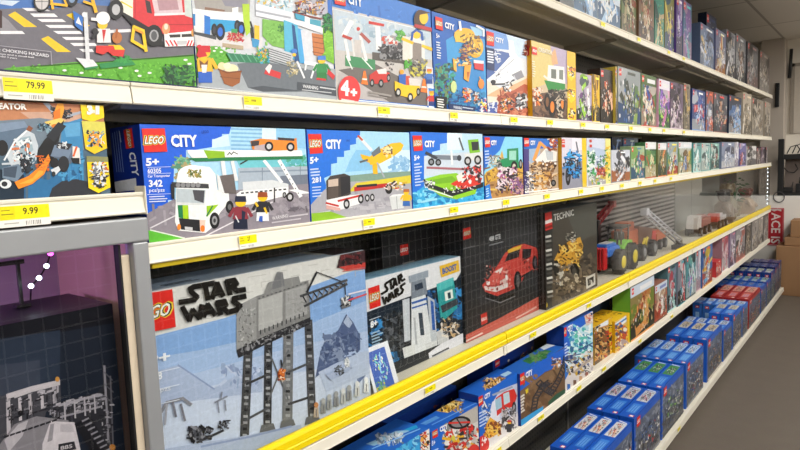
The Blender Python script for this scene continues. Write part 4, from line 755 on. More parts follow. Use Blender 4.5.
# ---- display level -----------------------------------------------------
def walker_box():
    X = -1.030; y1 = yb(371, 395, X); zt = onx(364, 250, X).z; y0 = .515; dp = .125
    r, f = toy_box('D', X, y0, y1, zt, dp, {'all': '#8a98b4', 'top': '#c5daf6'}, 'largest boxed set, snowy picture with a grey machine on tall legs, beside the glass case')
    f.bg('#b4c6e4').P('140,270 372,230 372,266 340,276 300,290 225,318 150,337 140,340', '#dbd9d5')
    f.P('140,340 225,318 300,290 372,264 372,300 300,330 200,352 140,366', '#86abdd').P('140,360 200,350 300,328 372,298 372,330 300,345 200,372 140,384', '#a4bde2').P('140,400 240,380 300,372 372,360 376,460 140,500', '#c9d4e8')
    for k in range(26):
        x = 154+(k*47) % 205; y = 284-(x-150)*.16+5+(k*13) % 22; f.L([(x, y), (x+9, y-1.5)], .6, '#bcb9b4')
        if k % 2: f.L([(x, y), (x+.3, y+5)], .6, '#bcb9b4')
    f.P('140,385 160,370 178,365 196,376 214,388 235,376 262,372 262,392 140,408', '#aebcd8').L('178,365 196,377 214,389', 1.6, '#8c9cc0').S(151, 222, 366, 262, 384, 24, '#9aaccc #8c9cc0 #c4cfe6', 4)
    f.P('315,378 320,352 324,342 331,336 338,330 346,314 353,322 360,336 360,350 348,352 338,362 330,366', '#55648a').S(152, 322, 334, 358, 362, 60, '#46557a #6a7a9c #8a98b4 #4f5f84', 3.6).P('343,322 347,315 352,323 349,328 346,326', '#a9b6cf')
    f.P('356,376 366,364 368,372 358,384', '#6b7ba0').P('318,372 360,352 372,350 372,372 326,392', '#b9c6de')
    # a plain grey drilling platform on straight stilts with a crane arm
    for pts, w, c in (('248,346 244,440', 9, '#4a4a4c'), ('268,342 267,426', 8, '#3c3c3f'), ('308,322 312,420', 8, '#4b4b4e'), ('288,330 287,420', 10, '#77787a')):
        f.L(pts, w, c); a, b = nums(pts)
        for k in range(15):
            t = k/15; x, y = a[0]+(b[0]-a[0])*t, a[1]+(b[1]-a[1])*t; f.R(x-2, y, x+2.2, y+2.6, ('#8e8f92', '#232326', '#a5a6a8')[k % 3])
    f.L('246,384 268,374', 2.4, '#3c3c3f').L('245,420 267,408', 2.4, '#55565a').L('288,372 311,362', 2.4, '#55565a').L('288,404 312,396', 2.4, '#3c3c3f').L('268,350 288,400', 1.6, '#6a6b6e').L('288,350 268,400', 1.6, '#6a6b6e')
    for x, y in ((243, 442), (267, 428), (287, 424), (312, 420)): f.P([(x-8, y+5), (x+8, y+1), (x+6, y-5), (x-6, y-3)], '#6a6b6d')
    f.P('236,352 236,306 256,296 308,280 310,318 262,338', '#858483').P('256,296 256,338 236,350 236,306', '#9a9998').P('258,300 282,292 282,322 258,331', '#b3b2b0').P('285,291 306,284 307,314 285,321', '#a3a2a1').P('236,350 262,337 310,317 310,324 262,346 238,358', '#2f2f33')
    for k in range(11): f.L([(260+k*4.3, 334-k*1.75), (260+k*4.3, 330-k*1.75)], 1.1, '#3c3c3f')
    for k in range(12): f.L([(258+k*4.2, 298.4-k*1.4), (259.4+k*4.2, 298-k*1.4)], 1.1, '#4a4a4c')
    f.S(153, 287, 290, 305, 312, 20, '#8e8d8c #aaa9a8 #969594', 1.5).S(154, 238, 308, 254, 344, 30, '#6e6d6c #bdbcba', 1.5).S(155, 240, 346, 300, 352, 40, '#2c2c30 #6a696b #98979a', 2.2, -.38)
    f.P('262,296 300,284 298,276 268,282', '#8b8a89').P('270,290 276,272 282,272 284,286', '#77777a')
    f.L('300,296 346,280', 2.4, '#4a4a4d').L('304,306 346,284', 2.4, '#4a4a4d')
    for k in range(8): f.L([(302+k*5.4, 296-k*1.8), (306+k*5.4, 303-k*2.6)], 1.3, '#2c2c30'); f.L([(306+k*5.4, 303-k*2.6), (308+k*5.4, 294-k*1.8)], 1.1, '#8c8b8c')
    f.L('344,283 345,298', 1, '#2c2c30').P('340,298 350,295 350,306 341,309', '#77777a').S(156, 341, 297, 349, 306, 20, '#2c2c30 #d9d8d6', 1.8).L('306,292 316,272', 2, '#2c2c30').L('316,272 340,281', 1, '#3c3c3f')
    f.L('348,294 366,289.6', 1.4, '#f0e6ea').L('348,300 366,293.8', 1.6, '#d84a50').L('346,300 352,297', 1.2, '#3a4a8a')
    f.P('341,250 372,244 372,262 350,267 336,268', '#43282c').P('338,267 372,261 372,266 345,270', '#c8433a').L('342,271 372,267', .9, '#d85a50').S(157, 341, 252, 360, 264, 20, '#2a1a1e #6a2a2c #1f1518', 3)
    f.L('280,360 281,366', 1.6, '#2c2c30').E(280.5, 374, 3.4, 6, '#d8702e').S(158, 277, 369, 284, 380, 14, '#e8904a #8a3a1e #f0d8c0', 1.6)
    f.L('155,420 166,402 182,398 190,404', 3, '#8a8a92').L('172,402 175,416', 2.4, '#7a7a84').L('180,404 184,420', 2.4, '#7a7a84').L('166,404 164,424', 2, '#a9aab4').L('214,402 226,396', 1.8, '#8a8e9c').L('217,402 218,412', 1.4, '#8a8e9c').L('224,400 225,410', 1.4, '#8a8e9c').L('220,398 221,392', 1.4, '#8a8e9c')
    f.S(159, 188, 426, 210, 440, 60, '#2c2c32 #55565e #8a8a92 #1f1f24', 3).L('196,442 222,430', 2.4, '#3a3a40').L('192,436 190,428', 2, '#2c2c32').S(160, 218, 420, 228, 428, 16, '#2c2c32 #6a6a72', 1.8).P('140,452 240,436 300,424 300,440 140,480', '#aebbd6').L('200,446 250,436 290,426', 2, '#8f9ec2')
    f.P('324,374 348,362 352,368 330,380', '#a9b6d2').S(161, 334, 366, 342, 374, 16, '#2c3038 #6a707a', 1.8).E(346, 362, 2.4, 5, '#d9dcdf').S(162, 343, 358, 350, 368, 10, '#eceef0 #8a9098', 1.4)
    for k, (x, y) in enumerate(((315, 413), (322, 409), (328, 405), (335, 402), (342, 399), (348, 396), (356, 392), (365, 388))):
        f.P([(x-2.6, y+4), (x+2.6, y+4), (x+2.2, y-6), (x-2.2, y-6)], ('#b8a898', '#8d8f92', '#9a9c9e', '#8a8c90', '#b9bbbd', '#8d8f94', '#cfd1d3', '#e6e8ea')[k]).E(x, y-8.5, 2.2, 2.8, ('#c98a5a', '#aaacae', '#b5b7ba', '#9b9da0', '#d4d6d8', '#a8aaac', '#dfe1e3', '#f2f3f4')[k]).L([(x, y-4), (x, y+3)], .8, '#5a5c60')
    f.T('9+', (147, 366.5), (169, 361), (146.5, 355), '#f2f4f8', .03).T('75288', (138, 383), (161, 378.6), (137.6, 375), '#f2f4f8', .02).T('1267 pcs/pzs', (126, 399), (169.5, 391), (125.6, 393), '#f2f4f8', .0).L('152,373 178,367', .7, '#e6ecf6').L('152,390 178,384', .7, '#e6ecf6').L('152,405 178,399', .7, '#e6ecf6')
    f.build(r)
    g = sublayer(f, 0); g.logo([(131, 295.5), (171, 289), (174.6, 326.6), (134, 335)]).build(r, 'brand_logo')
    g = sublayer(f, 0); star_lettering(g, 1, 1, 180, 300, 5.4); g.build(r, 'title_lettering')
    t = face_top(X, y0, y1, zt, dp); t.uv = True; t.bg('#c5daf6').R(0, .0, 1, .12, '#d5e2f4'); t.S(163, .05, .15, .95, .9, 30, '#b5cdf0 #d6e4f8 #bcd2f2', .04); t.L([(.12, .3), (.2, .3)], .05, '#2a3a5a').L([(.12, .22), (.17, .22)], .04, '#2a3a5a').L([(.185, .22), (.22, .22)], .04, '#2a3a5a'); t.R(.83, .05, 1, .95, '#3f2a30').R(.8, .3, .84, .95, '#e4e6ea'); t.build(r, 'top_print')
def tower_box():
    X = -1.100; y0 = yb(370, 388, X); y1 = yb(463, 341, X); zt = onx(457, 257, X).z; dp = .07
    r, f = toy_box('D', X, y0, y1, zt, dp, {'all': '#22303f', 'left': '#1a2430', 'top': '#86b2cc'}, 'boxed set with white and teal towers below a white heading, right of the snowy box')
    f.bg('#1d2936').P('360,276 460,250 462,270 456,280 402,299 362,314', '#e4e4e8').S(171, 366, 320, 400, 380, 40, '#2a5a80 #3a8fd0 #1a3a58 #2f76b0', 5).S(172, 424, 290, 440, 330, 20, '#2a6aa8 #1f4a78', 4).S(173, 452, 290, 464, 318, 20, '#2a6aa8 #3a8fd0', 4)
    f.P('386,322 400,312 409,306 412,350 388,352 382,342', '#2c3036').S(174, 384, 312, 410, 350, 60, '#16181c #4a4e54 #36393e #5d6168', 3.4)
    f.P('411,299 425,294 433,352 411,354', '#dfe2e6').P('411,282 425,277 427,294 411,299', '#7f8894').P('414,285 422,282 423,288 415,291', '#2f3a4a').P('408,276 428,270 428,277 409,283', '#98a2ae').L('412,303 426,298.6', 2.2, '#2f5fb0').L('412,308 426,303.6', 1.6, '#2f5fb0').L('414,318 416,344', 2, '#b4b8be').L('420,314 422,334', 4, '#3f4a58').P('402,300 409,298 410,340 404,342', '#c9ced6').P('427,296 434,300 437,346 431,348', '#c0c6ce').P('430,300 433,302 435,330 432,330', '#2f5fb0')
    f.P('402,348 414,344 416,366 406,370', '#d9dbdc').P('424,344 436,340 440,356 430,360', '#d3d5d8').P('436,332 446,326 450,346 438,350', '#c6c8cc')
    f.P('436,284 453,277 457,308 444,320 440,318', '#2b9a9c').P('436,284 453,277 453,285 437,292', '#53bcbc').P('444,292 452,289 453,298 445,301', '#e8efe8').P('447,293 450,292 450.6,298 448,299', '#1d3a44').P('440,306 457,298 458,304 442,313', '#3a3f46').S(175, 440, 318, 458, 336, 30, '#c9a87a #3a3f46 #e0d8cc #8a7a68', 2.4)
    f.P('439,266 458,260 459,271 441,277.4', '#e9b92e').T('BOOST', (442, 274.6), (456.4, 269.4), (441.6, 268.4), '#2a5aa8', .05)
    f.T('8+', (370, 328.4), (377, 325.4), (369.8, 321.4), '#eef0f2', .04).L('369,320 380,316', .8, '#c0c8d0').lines('371,332 382,328 383,352 373,356', 8, 1.3, '#a9c4d8').P('372,368 390,360 390,366 373,374', '#d8c0a4').P('364,374 470,332 470,350 368,400', '#26292e').P('428,353 440,344 460,334 466,332 466,345 430,366', '#dcdde6').L('432,356 448,348', 1.6, '#3a3d44')
    f.build(r)
    g = sublayer(f, 0); g.logo('367.6,288.4 378.8,284.6 380.4,305.4 369.4,309.4').build(r, 'brand_logo')
    g = sublayer(f, 0); star_lettering(g, .36, .62, 381.4, 292.6, 2.3, '#17130f', -.30); g.build(r, 'title_lettering')
    t = face_top(X, y0, y1, zt, dp); t.uv = True; t.bg('#8ab6d0').S(176, .05, .1, .95, .9, 40, '#6fa0c0 #a4cade #5a8fb4', .05); t.build(r, 'top_print')
def sports_box(X, y0, y1, zt, label, full):
    r, f = toy_box('D', X, y0, y1, zt, .085 if full else .05, {'all': '#2a2a2c', 'top': '#3a4a58'}, label)
    if not full:
        f.uv = True; f.bg('#29282b'); f.logo([(.17, .88), (.25, .88), (.25, .79), (.17, .79)], False).L([(.19, .72), (.3, .72)], .015, '#8a8a8c'); f.P([(.62, .42), (.7, .55), (.82, .6), (.9, .5), (.9, .4), (.75, .36)], '#8a2f2c').S(181, .64, .38, .88, .56, 40, '#a8403a #5a2020 #c8b8b0 #2a2022', .03).R(0, 0, 1, .12, '#8a3a32'); f.build(r); return
    f.bg('#2b2b2d').P('452,342 500,318 552,289 552,310 460,350', '#bf5a4c').P('500,220 548,200 552,280 520,290', '#353537').S(182, 470, 240, 545, 300, 14, '#313133 #39393b', 9)
    f.P('482,285 489,278 497,266 505,253 513,247 524,243.6 536,247.6 539.5,256 537.5,265 530,271 524,276 520,286 509,291 497,296 485,291.6', '#c0423a').P('504.5,262 508.5,252 520,247.4 519,257', '#2a2426').P('507.5,250 522,244.6 522,248.4 508,253.4', '#d9aa3a').P('522.4,249 531.4,248.6 530.4,257 522,261', '#231f22').L('521.4,246 520.4,262', 1.2, '#c0423a').P('533,249 538,252 537,258 533,257', '#a8342e')
    f.P('488,280 498,268 510,264 503,279 494,287', '#cf5a50').P('494,272 503,267 500,274', '#e3d5d0').P('500,281 508,276 507,286 499,290', '#d3b8b2').P('484,286 494,287 508,283 508,287 496,292 485,290', '#d9cfcc').E(488, 283, 2, 2.2, '#f0ecea').E(507, 277, 1.8, 3, '#ece6e4').S(183, 486, 266, 512, 290, 40, '#8a2a26 #d8a89e #a83830 #c8645a #7a2420 #d05a48', 1.6).S(184, 520, 258, 538, 272, 22, '#8a2a26 #d8a89e #b84a42 #6a201c', 1.5)
    f.E(517.5, 281, 3.8, 10, '#17171a').E(517.8, 281, 1.8, 6.4, '#5a5556').E(534.6, 262.5, 2.6, 7, '#17171a').E(534.8, 262.5, 1.2, 4, '#55505a').P('484,293 497,298 513,292 515,296 500,302 486,298', '#141416').L('485,298 500,302.6 515,296', .8, '#8a8a8e').L('521,277 532,270.6', 1.6, '#1b1a1c')
    f.T('488 GTE', (489, 241.6), (500.4, 238.6), (488.8, 236.6), '#c9c9cb', .03).L('489,245.4 503,241.6', 1, '#8a8a8c').L('462,249 474,246', .9, '#6f6f72').P('480.4,314.6 486.6,312 487.4,322.4 481.2,325.2', '#c8382e').T('LEGO', (481.4, 321.4), (486.8, 319.2), (481, 318.4), '#f0e8e4', .03).L('466,341 482,333', 1.6, '#e6c8c0').L('516,318 536,307', 1.4, '#e0b0a6')
    f.P('541.6,296 545.4,294.4 545.8,302 543.8,306 542,303', '#ecca2a').L('543.4,297 543.8,302', 1.4, '#3a3018')
    f.build(r)
    g = sublayer(f, 0); g.logo('460.6,229.4 470,226.8 471,237.6 461.6,240.4').build(r, 'brand_logo')
def buggy_box():
    X = -1.060; y0 = yb(546, 308, X); y1 = yb(597.4, 283, X); zt = onx(594, 203, X).z; r, f = toy_box('D', X, y0, y1, zt, .10, {'all': '#302d2a', 'top': '#4a5a66'}, 'dark boxed set showing a yellow off road buggy, right of the sports car')
    f.bg('#4b453d').P('540,205 552,204 554,312 544,316', '#33322f').P('566,212 600,200 600,232 578,242', '#57554e').P('552,270 600,256 600,290 552,312', '#5d5145').S(191, 554, 256, 596, 300, 60, '#6e604f #4a4036 #7d6d5a #3a332c', 4.4)
    f.P('554,260 560,248 569,241 580,237 583,246 580,258 574,268 564,272', '#d7a038').P('561,250 570,244 578,242 576,248 566,254', '#f0c860').S(192, 558, 244, 582, 268, 44, '#4a3a22 #f2d070 #8a6428 #2a2622 #c88a28', 2.4).S(193, 566, 232, 576, 242, 20, '#c8c4b8 #3a3834 #8a8478', 1.8).E(574, 272, 5, 9, '#1f1d1b').E(574, 272, 2.4, 4.8, '#4a453e').E(556, 268, 3, 8, '#26231f').S(194, 556, 264, 572, 292, 44, '#2a2724 #c9c2b4 #7a6a56 #8f7d66', 2.6).E(570, 280, 10, 6, '#6a5d4d').S(195, 562, 276, 590, 292, 24, '#8a7a64 #574a3d #c0b29a', 3)
    for k in range(14): f.L([(545.6+.15*k, 237+k*4.6), (550+.15*k, 236+k*4.6)], 2.2, ('#d8d4cc', '#8a8680', '#4a4844')[k % 3])
    f.P('585.4,277.4 594.6,273 595,284.4 586,289', '#ddd8cf').P('587,279 593.2,276 593.4,283 587.6,286', '#3a342e').S(196, 588, 278, 593, 284, 8, '#ddd8cf #8a8478', 1.2).S(197, 586, 290, 596, 296, 14, '#a89c8a #d0c4b0', 1.5).E(545, 305, 2, 3.2, '#e3c22a')
    f.build(r)
    g = sublayer(f, 0); g.P('543.6,213.6 551,211.4 552,228.4 544.6,231', '#c8342e').L('545.4,222.4 550.6,220.6', 3.2, '#e8dcd8').L('545,228 551,226', 2.4, '#8a1f1a').build(r, 'brand_logo')
    g = sublayer(f, 0); g.T('TECHNIC', (553.4, 221), (573.4, 215.4), (553, 214.4), '#e6e3dc', .015).build(r, 'title_lettering')
walker_box(); tower_box()
XF = -1.090; sports_box(XF, yb(462.6, 345, XF)+.02, yb(546, 308, -1.06)-.003, onx(543, 206.4, XF).z, 'dark boxed set showing a large red sports car over a red base stripe', True)
sports_box(-1.225, 1.40, 1.93, H-.205, 'dark boxed set with small red mark, mostly hidden behind the white tower box', False)
buggy_box()

# ---- shelf below the yellow rail --------------------------------------
def low_box(X, xl, yl, xr, yr, xt, yt, cols, label, depth=.075, name='toy_box'):
    y0 = yb(xl, yl, X); y1 = yb(xr, yr, X); zt = onx(xt, yt, X).z
    r, f = toy_box('E', X, y0, y1, zt, depth, cols, label); return r, f, CUR[0], CUR[1], zt
def patrol_box():
    X = -.992; y1 = yb(431, 470, X); y0 = y1-.40; zt = onx(429, 428.6, X).z; r, f = toy_box('E', X, y0, y1, zt, .12, {'all': '#1a57c0', 'top': '#2f74d0'}, 'blue toy box nearest the camera below the yellow rail, pale vehicle picture on top')
    f.bg('#2f8ed0').P('360,452 419,430 420,470 360,480', '#3aa0dc').S(201, 378, 436, 418, 460, 40, '#58b8e4 #2a7ac0 #8ad0f0', 4).P('420.6,430.6 429.4,427 429.6,462 421,466', '#e8e4e0').S(202, 421.4, 432, 428.8, 456, 34, '#c83a34 #2a2a2e #e8a84a #f0ece8', 2.2); f.build(r)
    t = face_top(X, y0, y1, zt, .12); t.bg('#2a6ac8').P('374,446 412,430 396,431 366,444', '#9ac8e2').S(203, 376, 434, 402, 444, 40, '#cfd8de #6a8098 #e8eef2 #a9b8c4', 2.6).P('404,430 416,425 418,428 410,431', '#2aa0d8').L('372,449 420,429', 1, '#8ac0f0'); t.build(r, 'top_print')
def rescue_box():
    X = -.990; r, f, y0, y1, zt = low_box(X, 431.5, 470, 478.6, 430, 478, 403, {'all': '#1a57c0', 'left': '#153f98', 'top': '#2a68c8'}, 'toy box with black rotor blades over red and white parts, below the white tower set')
    f.bg('#cfcdc8').P('425,424 480,398 480,407 452,421 446,440 442,470 428,470', '#1f66cc').P('452,420 480,404 480,420 460,430', '#b9b4ac').S(211, 446, 424, 478, 452, 110, '#d8362e #e8e6e2 #3a3638 #e8b02e #8a8a8a #b82a26 #c8c4be', 3.6).E(459, 422.6, 11.4, 6.4, '#1d1c1f', -.16).E(459, 422.6, 8.4, 4.4, '#8a8688', -.16).L('449,423 469,422', 1.8, '#d8362e').L('456,418 462,427', 1.4, '#2a2a2c').E(453, 438, 2, 3, '#d8c84a'); f.E(474, 452, 6, 8, '#d83a34')
    f.T('5+', (431.6, 446), (435, 444.4), (431.4, 441), '#dfe6f4', .04).lines('432,449 440,445.4 440.6,458 433,461', 3, 1.2, '#c4d6f2'); f.build(r)
    g = sublayer(f, 0); g.logo('431.6,430.2 437,427.6 437.6,436 432.4,438.8').build(r, 'brand_logo')
    g = sublayer(f, 0); g.T('CITY', (439.6, 432.4), (447.4, 428.6), (439.2, 427), '#f0f2f6', .05).build(r, 'title_lettering')
    t = face_top(X, y0, y1, zt, .075); t.bg('#2464c6').P('436,411 452,400 464,402 448,413', '#e2b448').S(212, 438, 402, 462, 412, 40, '#3a3428 #c89a3a #f0d890 #8a6a30', 2.4).L('432,425 478,402', 1, '#6aa0e8').P('420,424 436,416 440,418 426,425', '#5a98dc').P('458,397 470,394 472,398 462,401', '#a9cde8'); t.build(r, 'top_print')
def fire_box():
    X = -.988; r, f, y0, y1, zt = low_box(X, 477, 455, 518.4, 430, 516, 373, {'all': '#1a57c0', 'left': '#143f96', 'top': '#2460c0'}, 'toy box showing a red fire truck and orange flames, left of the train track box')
    f.bg('#c4cbe0').P('474,398 520,370 520,382 500,390 494,400 488,430 478,470 472,470', '#1f66cc').P('486,430 492,402 498,398 500,420', '#dfe2ee').P('478,450 492,424 500,420 520,412 520,440 480,460', '#e4e0e2').L('493,395 512,387', 2, '#9aa4b8')
    f.P('495.6,398 504,392 514,388.6 517,396 514,406 504,410 497,416', '#d4342c').P('495,400 501,396 502,407 496,411', '#9fc4d8').P('503,394 509,391.4 510,402 504,405', '#bcd4de').wheel(505.6, 415, 2.6, 6, '#9a9a9c').wheel(514, 408, 2.2, 6.4, '#9a9a9c').S(221, 502, 408, 516, 428, 40, '#3a3638 #8a8688 #c8c4c6 #5a5456', 2.4).S(222, 482, 404, 490, 420, 20, '#e8e4e0 #8ab0d0 #2a4a8a', 2)
    f.P('484,438 486,424 490,417 494,420 500,424 501,432 490,438', '#ecb040').S(223, 485, 422, 500, 436, 30, '#f0c860 #d88a2a #6a3a24 #8a4a28', 2.6).E(483, 444, 6, 8.6, '#d83a34').T('4+', (479.6, 447), (486.6, 443.6), (479.4, 438), '#f2eeec', .05).lines('478.6,412 486,408 486.4,424 479.6,428', 5, 1.2, '#c4d6f2').fig(509, 432, 12, '#d0342c', '#3a3a44', '#2a2a30'); f.build(r)
    g = sublayer(f, 0); g.logo('477.6,397.6 482.4,394.8 483,403.6 478.4,406.6').build(r, 'brand_logo')
    g = sublayer(f, 0); g.T('CITY', (484.4, 399.6), (490.4, 396), (484, 394.8), '#f0f2f6', .05).build(r, 'title_lettering')
    t = face_top(X, y0, y1, zt, .075); t.bg('#2464c6').P('482,387 498,377 506,378 490,389', '#c89a5a').S(224, 484, 378, 504, 388, 36, '#e8dcc8 #8a5a30 #3a3028 #e0b060', 2.2).P('500,375 508,371 512,373 505,377', '#a9cde8'); t.build(r, 'top_print')
def track_box():
    X = -.978; r, f, y0, y1, zt = low_box(X, 518.2, 427, 565.4, 398, 517, 376, {'all': '#1a57c0', 'left': '#133a8c', 'top': '#2a62b8'}, 'blue and brown toy box showing black train track pieces, below the sports car set')
    f.bg('#6e5238').P('510,376 570,345 570,362 545,372 519,392', '#1f62cc').P('519,392 545,373 570,360 570,368 520,396', '#7f6448').S(231, 522, 372, 564, 412, 40, '#7d6044 #5f462f #8a6c4e', 4)
    for a, b in (('531,412 533,398 540,386 548,380', '536,410 538,398 545,387 552,383'), ('548,392 556,380 562,366 564,356', '553,394 560,382 565,370 568,360'), ('536,384 545,392 552,396', '540,380 549,388 556,391')):
        f.L(a, 1.3, '#26262a').L(b, 1.3, '#26262a')
        pa, pb = nums(a), nums(b)
        for i in range(len(pa)-1):
            for k in range(4):
                t = k/4; f.L([(pa[i][0]+(pa[i+1][0]-pa[i][0])*t, pa[i][1]+(pa[i+1][1]-pa[i][1])*t), (pb[i][0]+(pb[i+1][0]-pb[i][0])*t, pb[i][1]+(pb[i+1][1]-pb[i][1])*t)], 1.4, '#3a3a40')
    f.P('548,402 556,394 570,386 570,402 549,414', '#2f5a42').S(232, 552, 358, 562, 368, 24, '#dfe2e6 #6a5a4a #3a3a3e #c88a4a', 2).P('519,421 533,412 543,406 543,411 530,420 520,427', '#3aa0e0').lines('519.6,396 524,393 524.6,411 520.4,414', 6, 1.7, '#d8d4cc').P('525,390 528,388 528,392 526,394', '#d8c02a'); f.build(r)
    g = sublayer(f, 0); g.logo('517.8,375.6 524,372 524.6,382.6 518.6,386.6').build(r, 'brand_logo')
    g = sublayer(f, 0); g.T('CITY', (525.6, 378.4), (532.4, 374.4), (525.2, 372.6), '#f2f4f8', .05).build(r, 'title_lettering')
    t = face_top(X, y0, y1, zt, .075); t.bg('#2a66c0').P('522,361 545,350 552,351 530,364', '#3a7a44').S(233, 526, 351, 548, 361, 30, '#58a050 #2f6a3a #6a8a58', 2.4).P('536,346 552,342 556,345 544,350', '#dfe6ee'); t.build(r, 'top_print')
def police_box():
    X = -.985; r, f, y0, y1, zt = low_box(X, 564.6, 394, 593.2, 369, 591, 312, {'all': '#1a57c0', 'left': '#133a8c', 'top': '#2a62b8'}, 'tall blue toy box showing a white police station, right of the train track box')
    f.bg('#2a74cc').P('558,330 596,308 596,322 578,328 570,342 566,360 560,362', '#1f62cc').P('572,344 580,328 588,322 596,318 596,352 580,364 566,372 568,352', '#bfe0ea').S(241, 570, 326, 592, 356, 60, '#58c0b0 #d8f0f2 #3a9ac0 #eef4f4 #8ad0d8 #2a6a98', 3).P('562,386 570,370 594,350 596,372 566,396', '#d9d2d0').S(242, 566, 352, 592, 374, 60, '#26282e #e8e4e0 #d8b030 #2a4a8a #8a8688 #3a3a40', 2.6).L('578,350 594,342', 1.2, '#3a5a8a').L('574,372 594,356', 2, '#b8a898')
    for k in range(4): f.R(567+k*6, 384-k*4, 570+k*6, 390-k*4, ('#2f6ab8', '#6a4a3a', '#c8a078', '#8a4a3a')[k])
    f.P('584,316 594,310 594,322 586,326', '#d8c8c0').S(243, 585, 312, 593, 322, 16, '#c83a34 #2a3a6a #e8b088 #f0ece8', 1.8).lines('563,344 567,341 567.4,356 564,358', 5, 1.2, '#c4d6f2'); f.build(r)
    g = sublayer(f, 0); g.logo('561,329.6 566,326.6 566.4,335.6 562,338.6').build(r, 'brand_logo')
    g = sublayer(f, 0); g.T('CITY', (567.4, 332), (572.8, 328.8), (567, 326.6), '#f2f4f8', .05).build(r, 'title_lettering')
def desert_box():
    X = -1.005; r, f, y0, y1, zt = low_box(X, 594.4, 366, 612, 353, 611, 317.6, {'all': '#d8a820', 'left': '#c89a1a', 'top': '#e0b428'}, 'yellow edged toy box with dark desert scene, just right of the police station box', .13)
    f.bg('#5a4a38').P('590,330 616,314 616,320 592,336', '#e8ecee').S(251, 594, 326, 612, 360, 130, '#8a5a30 #3a3028 #c88a3a #6a4a30 #b8342a #d8b070 #2a2a2e', 3).P('608,318 616,314 616,352 610,356', '#e0b020').S(252, 609, 324, 614, 350, 20, '#c84a2a #3a3028 #f0d060', 2); f.build(r)
    t = face_top(X, y0, y1, zt, .13); t.uv = True; t.bg('#dcae24').S(253, .1, .2, .9, .9, 24, '#8a5a1a #c8901a #4a3a20', .07); t.build(r, 'top_print')
def savanna_box():
    X = -.99; r, f, y0, y1, zt = low_box(X, 613, 354, 629.6, 342, 628, 313.6, {'all': '#e8b818', 'left': '#d8a814', 'top': '#ecc02a'}, 'bright yellow toy box with orange figures, second right of the police station box', .14)
    f.bg('#e6c070').P('612,326 632,311 632,317 613,332', '#e8edf2').L('614,327 628,317', 1.6, '#4a88c8').S(261, 614, 326, 630, 350, 110, '#d8762a #c8502a #e8e0d0 #8a4a2a #3a5a8a #f0c840', 2.6).P('612,322 614.4,321 615.4,352 613,354', '#e8b818').P('626,314 632,310 632,342 628,344', '#e8b818').S(262, 618, 340, 630, 348, 10, '#b8a0a0 #e8d8c0', 3); f.build(r)
    t = face_top(X, y0, y1, zt, .14); t.uv = True; t.bg('#ecc02a').S(263, .1, .2, .9, .9, 20, '#a8701a #d8a01a #5a4a24', .08); t.build(r, 'top_print')
for fn in (patrol_box, rescue_box, fire_box, track_box, police_box, desert_box, savanna_box): fn()

# ---- many further boxes along the aisle --------------------------------
def run_box(row, X, xl, xr, ybot, xt, yt, base, cols, label, seed, depth=.06, logo=True, band=None, title=None, left=None, top=None):
    y0, y1 = yb(xl, ybot, X), yb(xr, ybot, X); zt = onx(xt, yt, X).z
    r, f = toy_box(row, X, y0, y1, zt, depth, {'all': base, 'left': left or base, 'top': top or base}, label)
    f.uv = True; rd = random.Random(seed); f.bg(base)
    w, h = f.w, f.h; cl = cols.split()
    br_ = True
    dk = lambda c, k: '#'+''.join('%02x' % min(255, int(int(c[i:i+2], 16)*k)) for i in (1, 3, 5))
    f.P([(0, 0), (1, 0), (1, rd.uniform(.25, .42)), (.5, rd.uniform(.28, .4)), (0, rd.uniform(.25, .42))], dk(rd.choice(cl), .78 if row in 'CE' else .66))
    for _ in range(3): f.E(rd.uniform(.1, .9), rd.uniform(.45, .95), rd.uniform(.15, .4), rd.uniform(.08, .2), dk(rd.choice(cl), .8), rd.uniform(-.6, .6), 9)
    s = min(w, h); rr = random.Random(seed*3+1)
    hx, hy = rd.uniform(.4, .62), rd.uniform(.36, .5)
    for k in range(9):
        x, y = hx+rr.gauss(0, .16), hy+rr.gauss(0, .15); a = rr.uniform(-.9, .9)+(PI/2 if rr.random() < .5 else 0); l, t = rr.uniform(.12, .3), rr.uniform(.03, .075)
        f.P([(x+l*math.cos(a)-t*math.sin(a), y+l*math.sin(a)+t*math.cos(a)), (x+l*math.cos(a)+t*math.sin(a), y+l*math.sin(a)-t*math.cos(a)), (x-l*math.cos(a)+t*1.4*math.sin(a), y-l*math.sin(a)-t*1.4*math.cos(a)), (x-l*math.cos(a)-t*math.sin(a), y-l*math.sin(a)+t*math.cos(a))], rr.choice(cl+([] if br_ else ['#232326', dk(rr.choice(cl), .55)])))
    for k in range(int(70+150*w)):
        x, y = rr.gauss(hx, .22)*w, abs(rr.gauss(hy-.05, .2))*h; r0 = s*rr.uniform(.010, .042); q = rr.choice((3, 4, 5)); o = rr.uniform(0, 6); e = rr.uniform(.5, 2.2)
        f.raw([(x+r0*math.cos(o+2*PI*i/q), y+r0*e*math.sin(o+2*PI*i/q)) for i in range(q)], rr.choice(cl+(['#2a2a2e', '#e4e4e4', '#d8c8a8'] if br_ else ['#1c1c20', '#2a2a2e', dk(rr.choice(cl), .5), '#dcdcdc'])))
    if not band: f.R(rd.uniform(.4, .5), .9, rd.uniform(.7, .9), .945, dk(rd.choice(cl), 1.2))
    if band: f.R(0, .80, 1, 1, band).R(.38, .85, .9, .93, title or '#e8e8ea')
    f.R(0, 0, 1, .035, rd.choice(cl))
    f.build(r)
    if logo:
        g = sublayer(f, 0); hh = .115*max(h, .2)/h; ww = hh*h/w; ww = min(ww, .34)
        g.logo([(.05, .965), (.05+ww, .965), (.05+ww, .965-hh), (.05, .965-hh)], False).build(r, 'brand_logo')
    return r
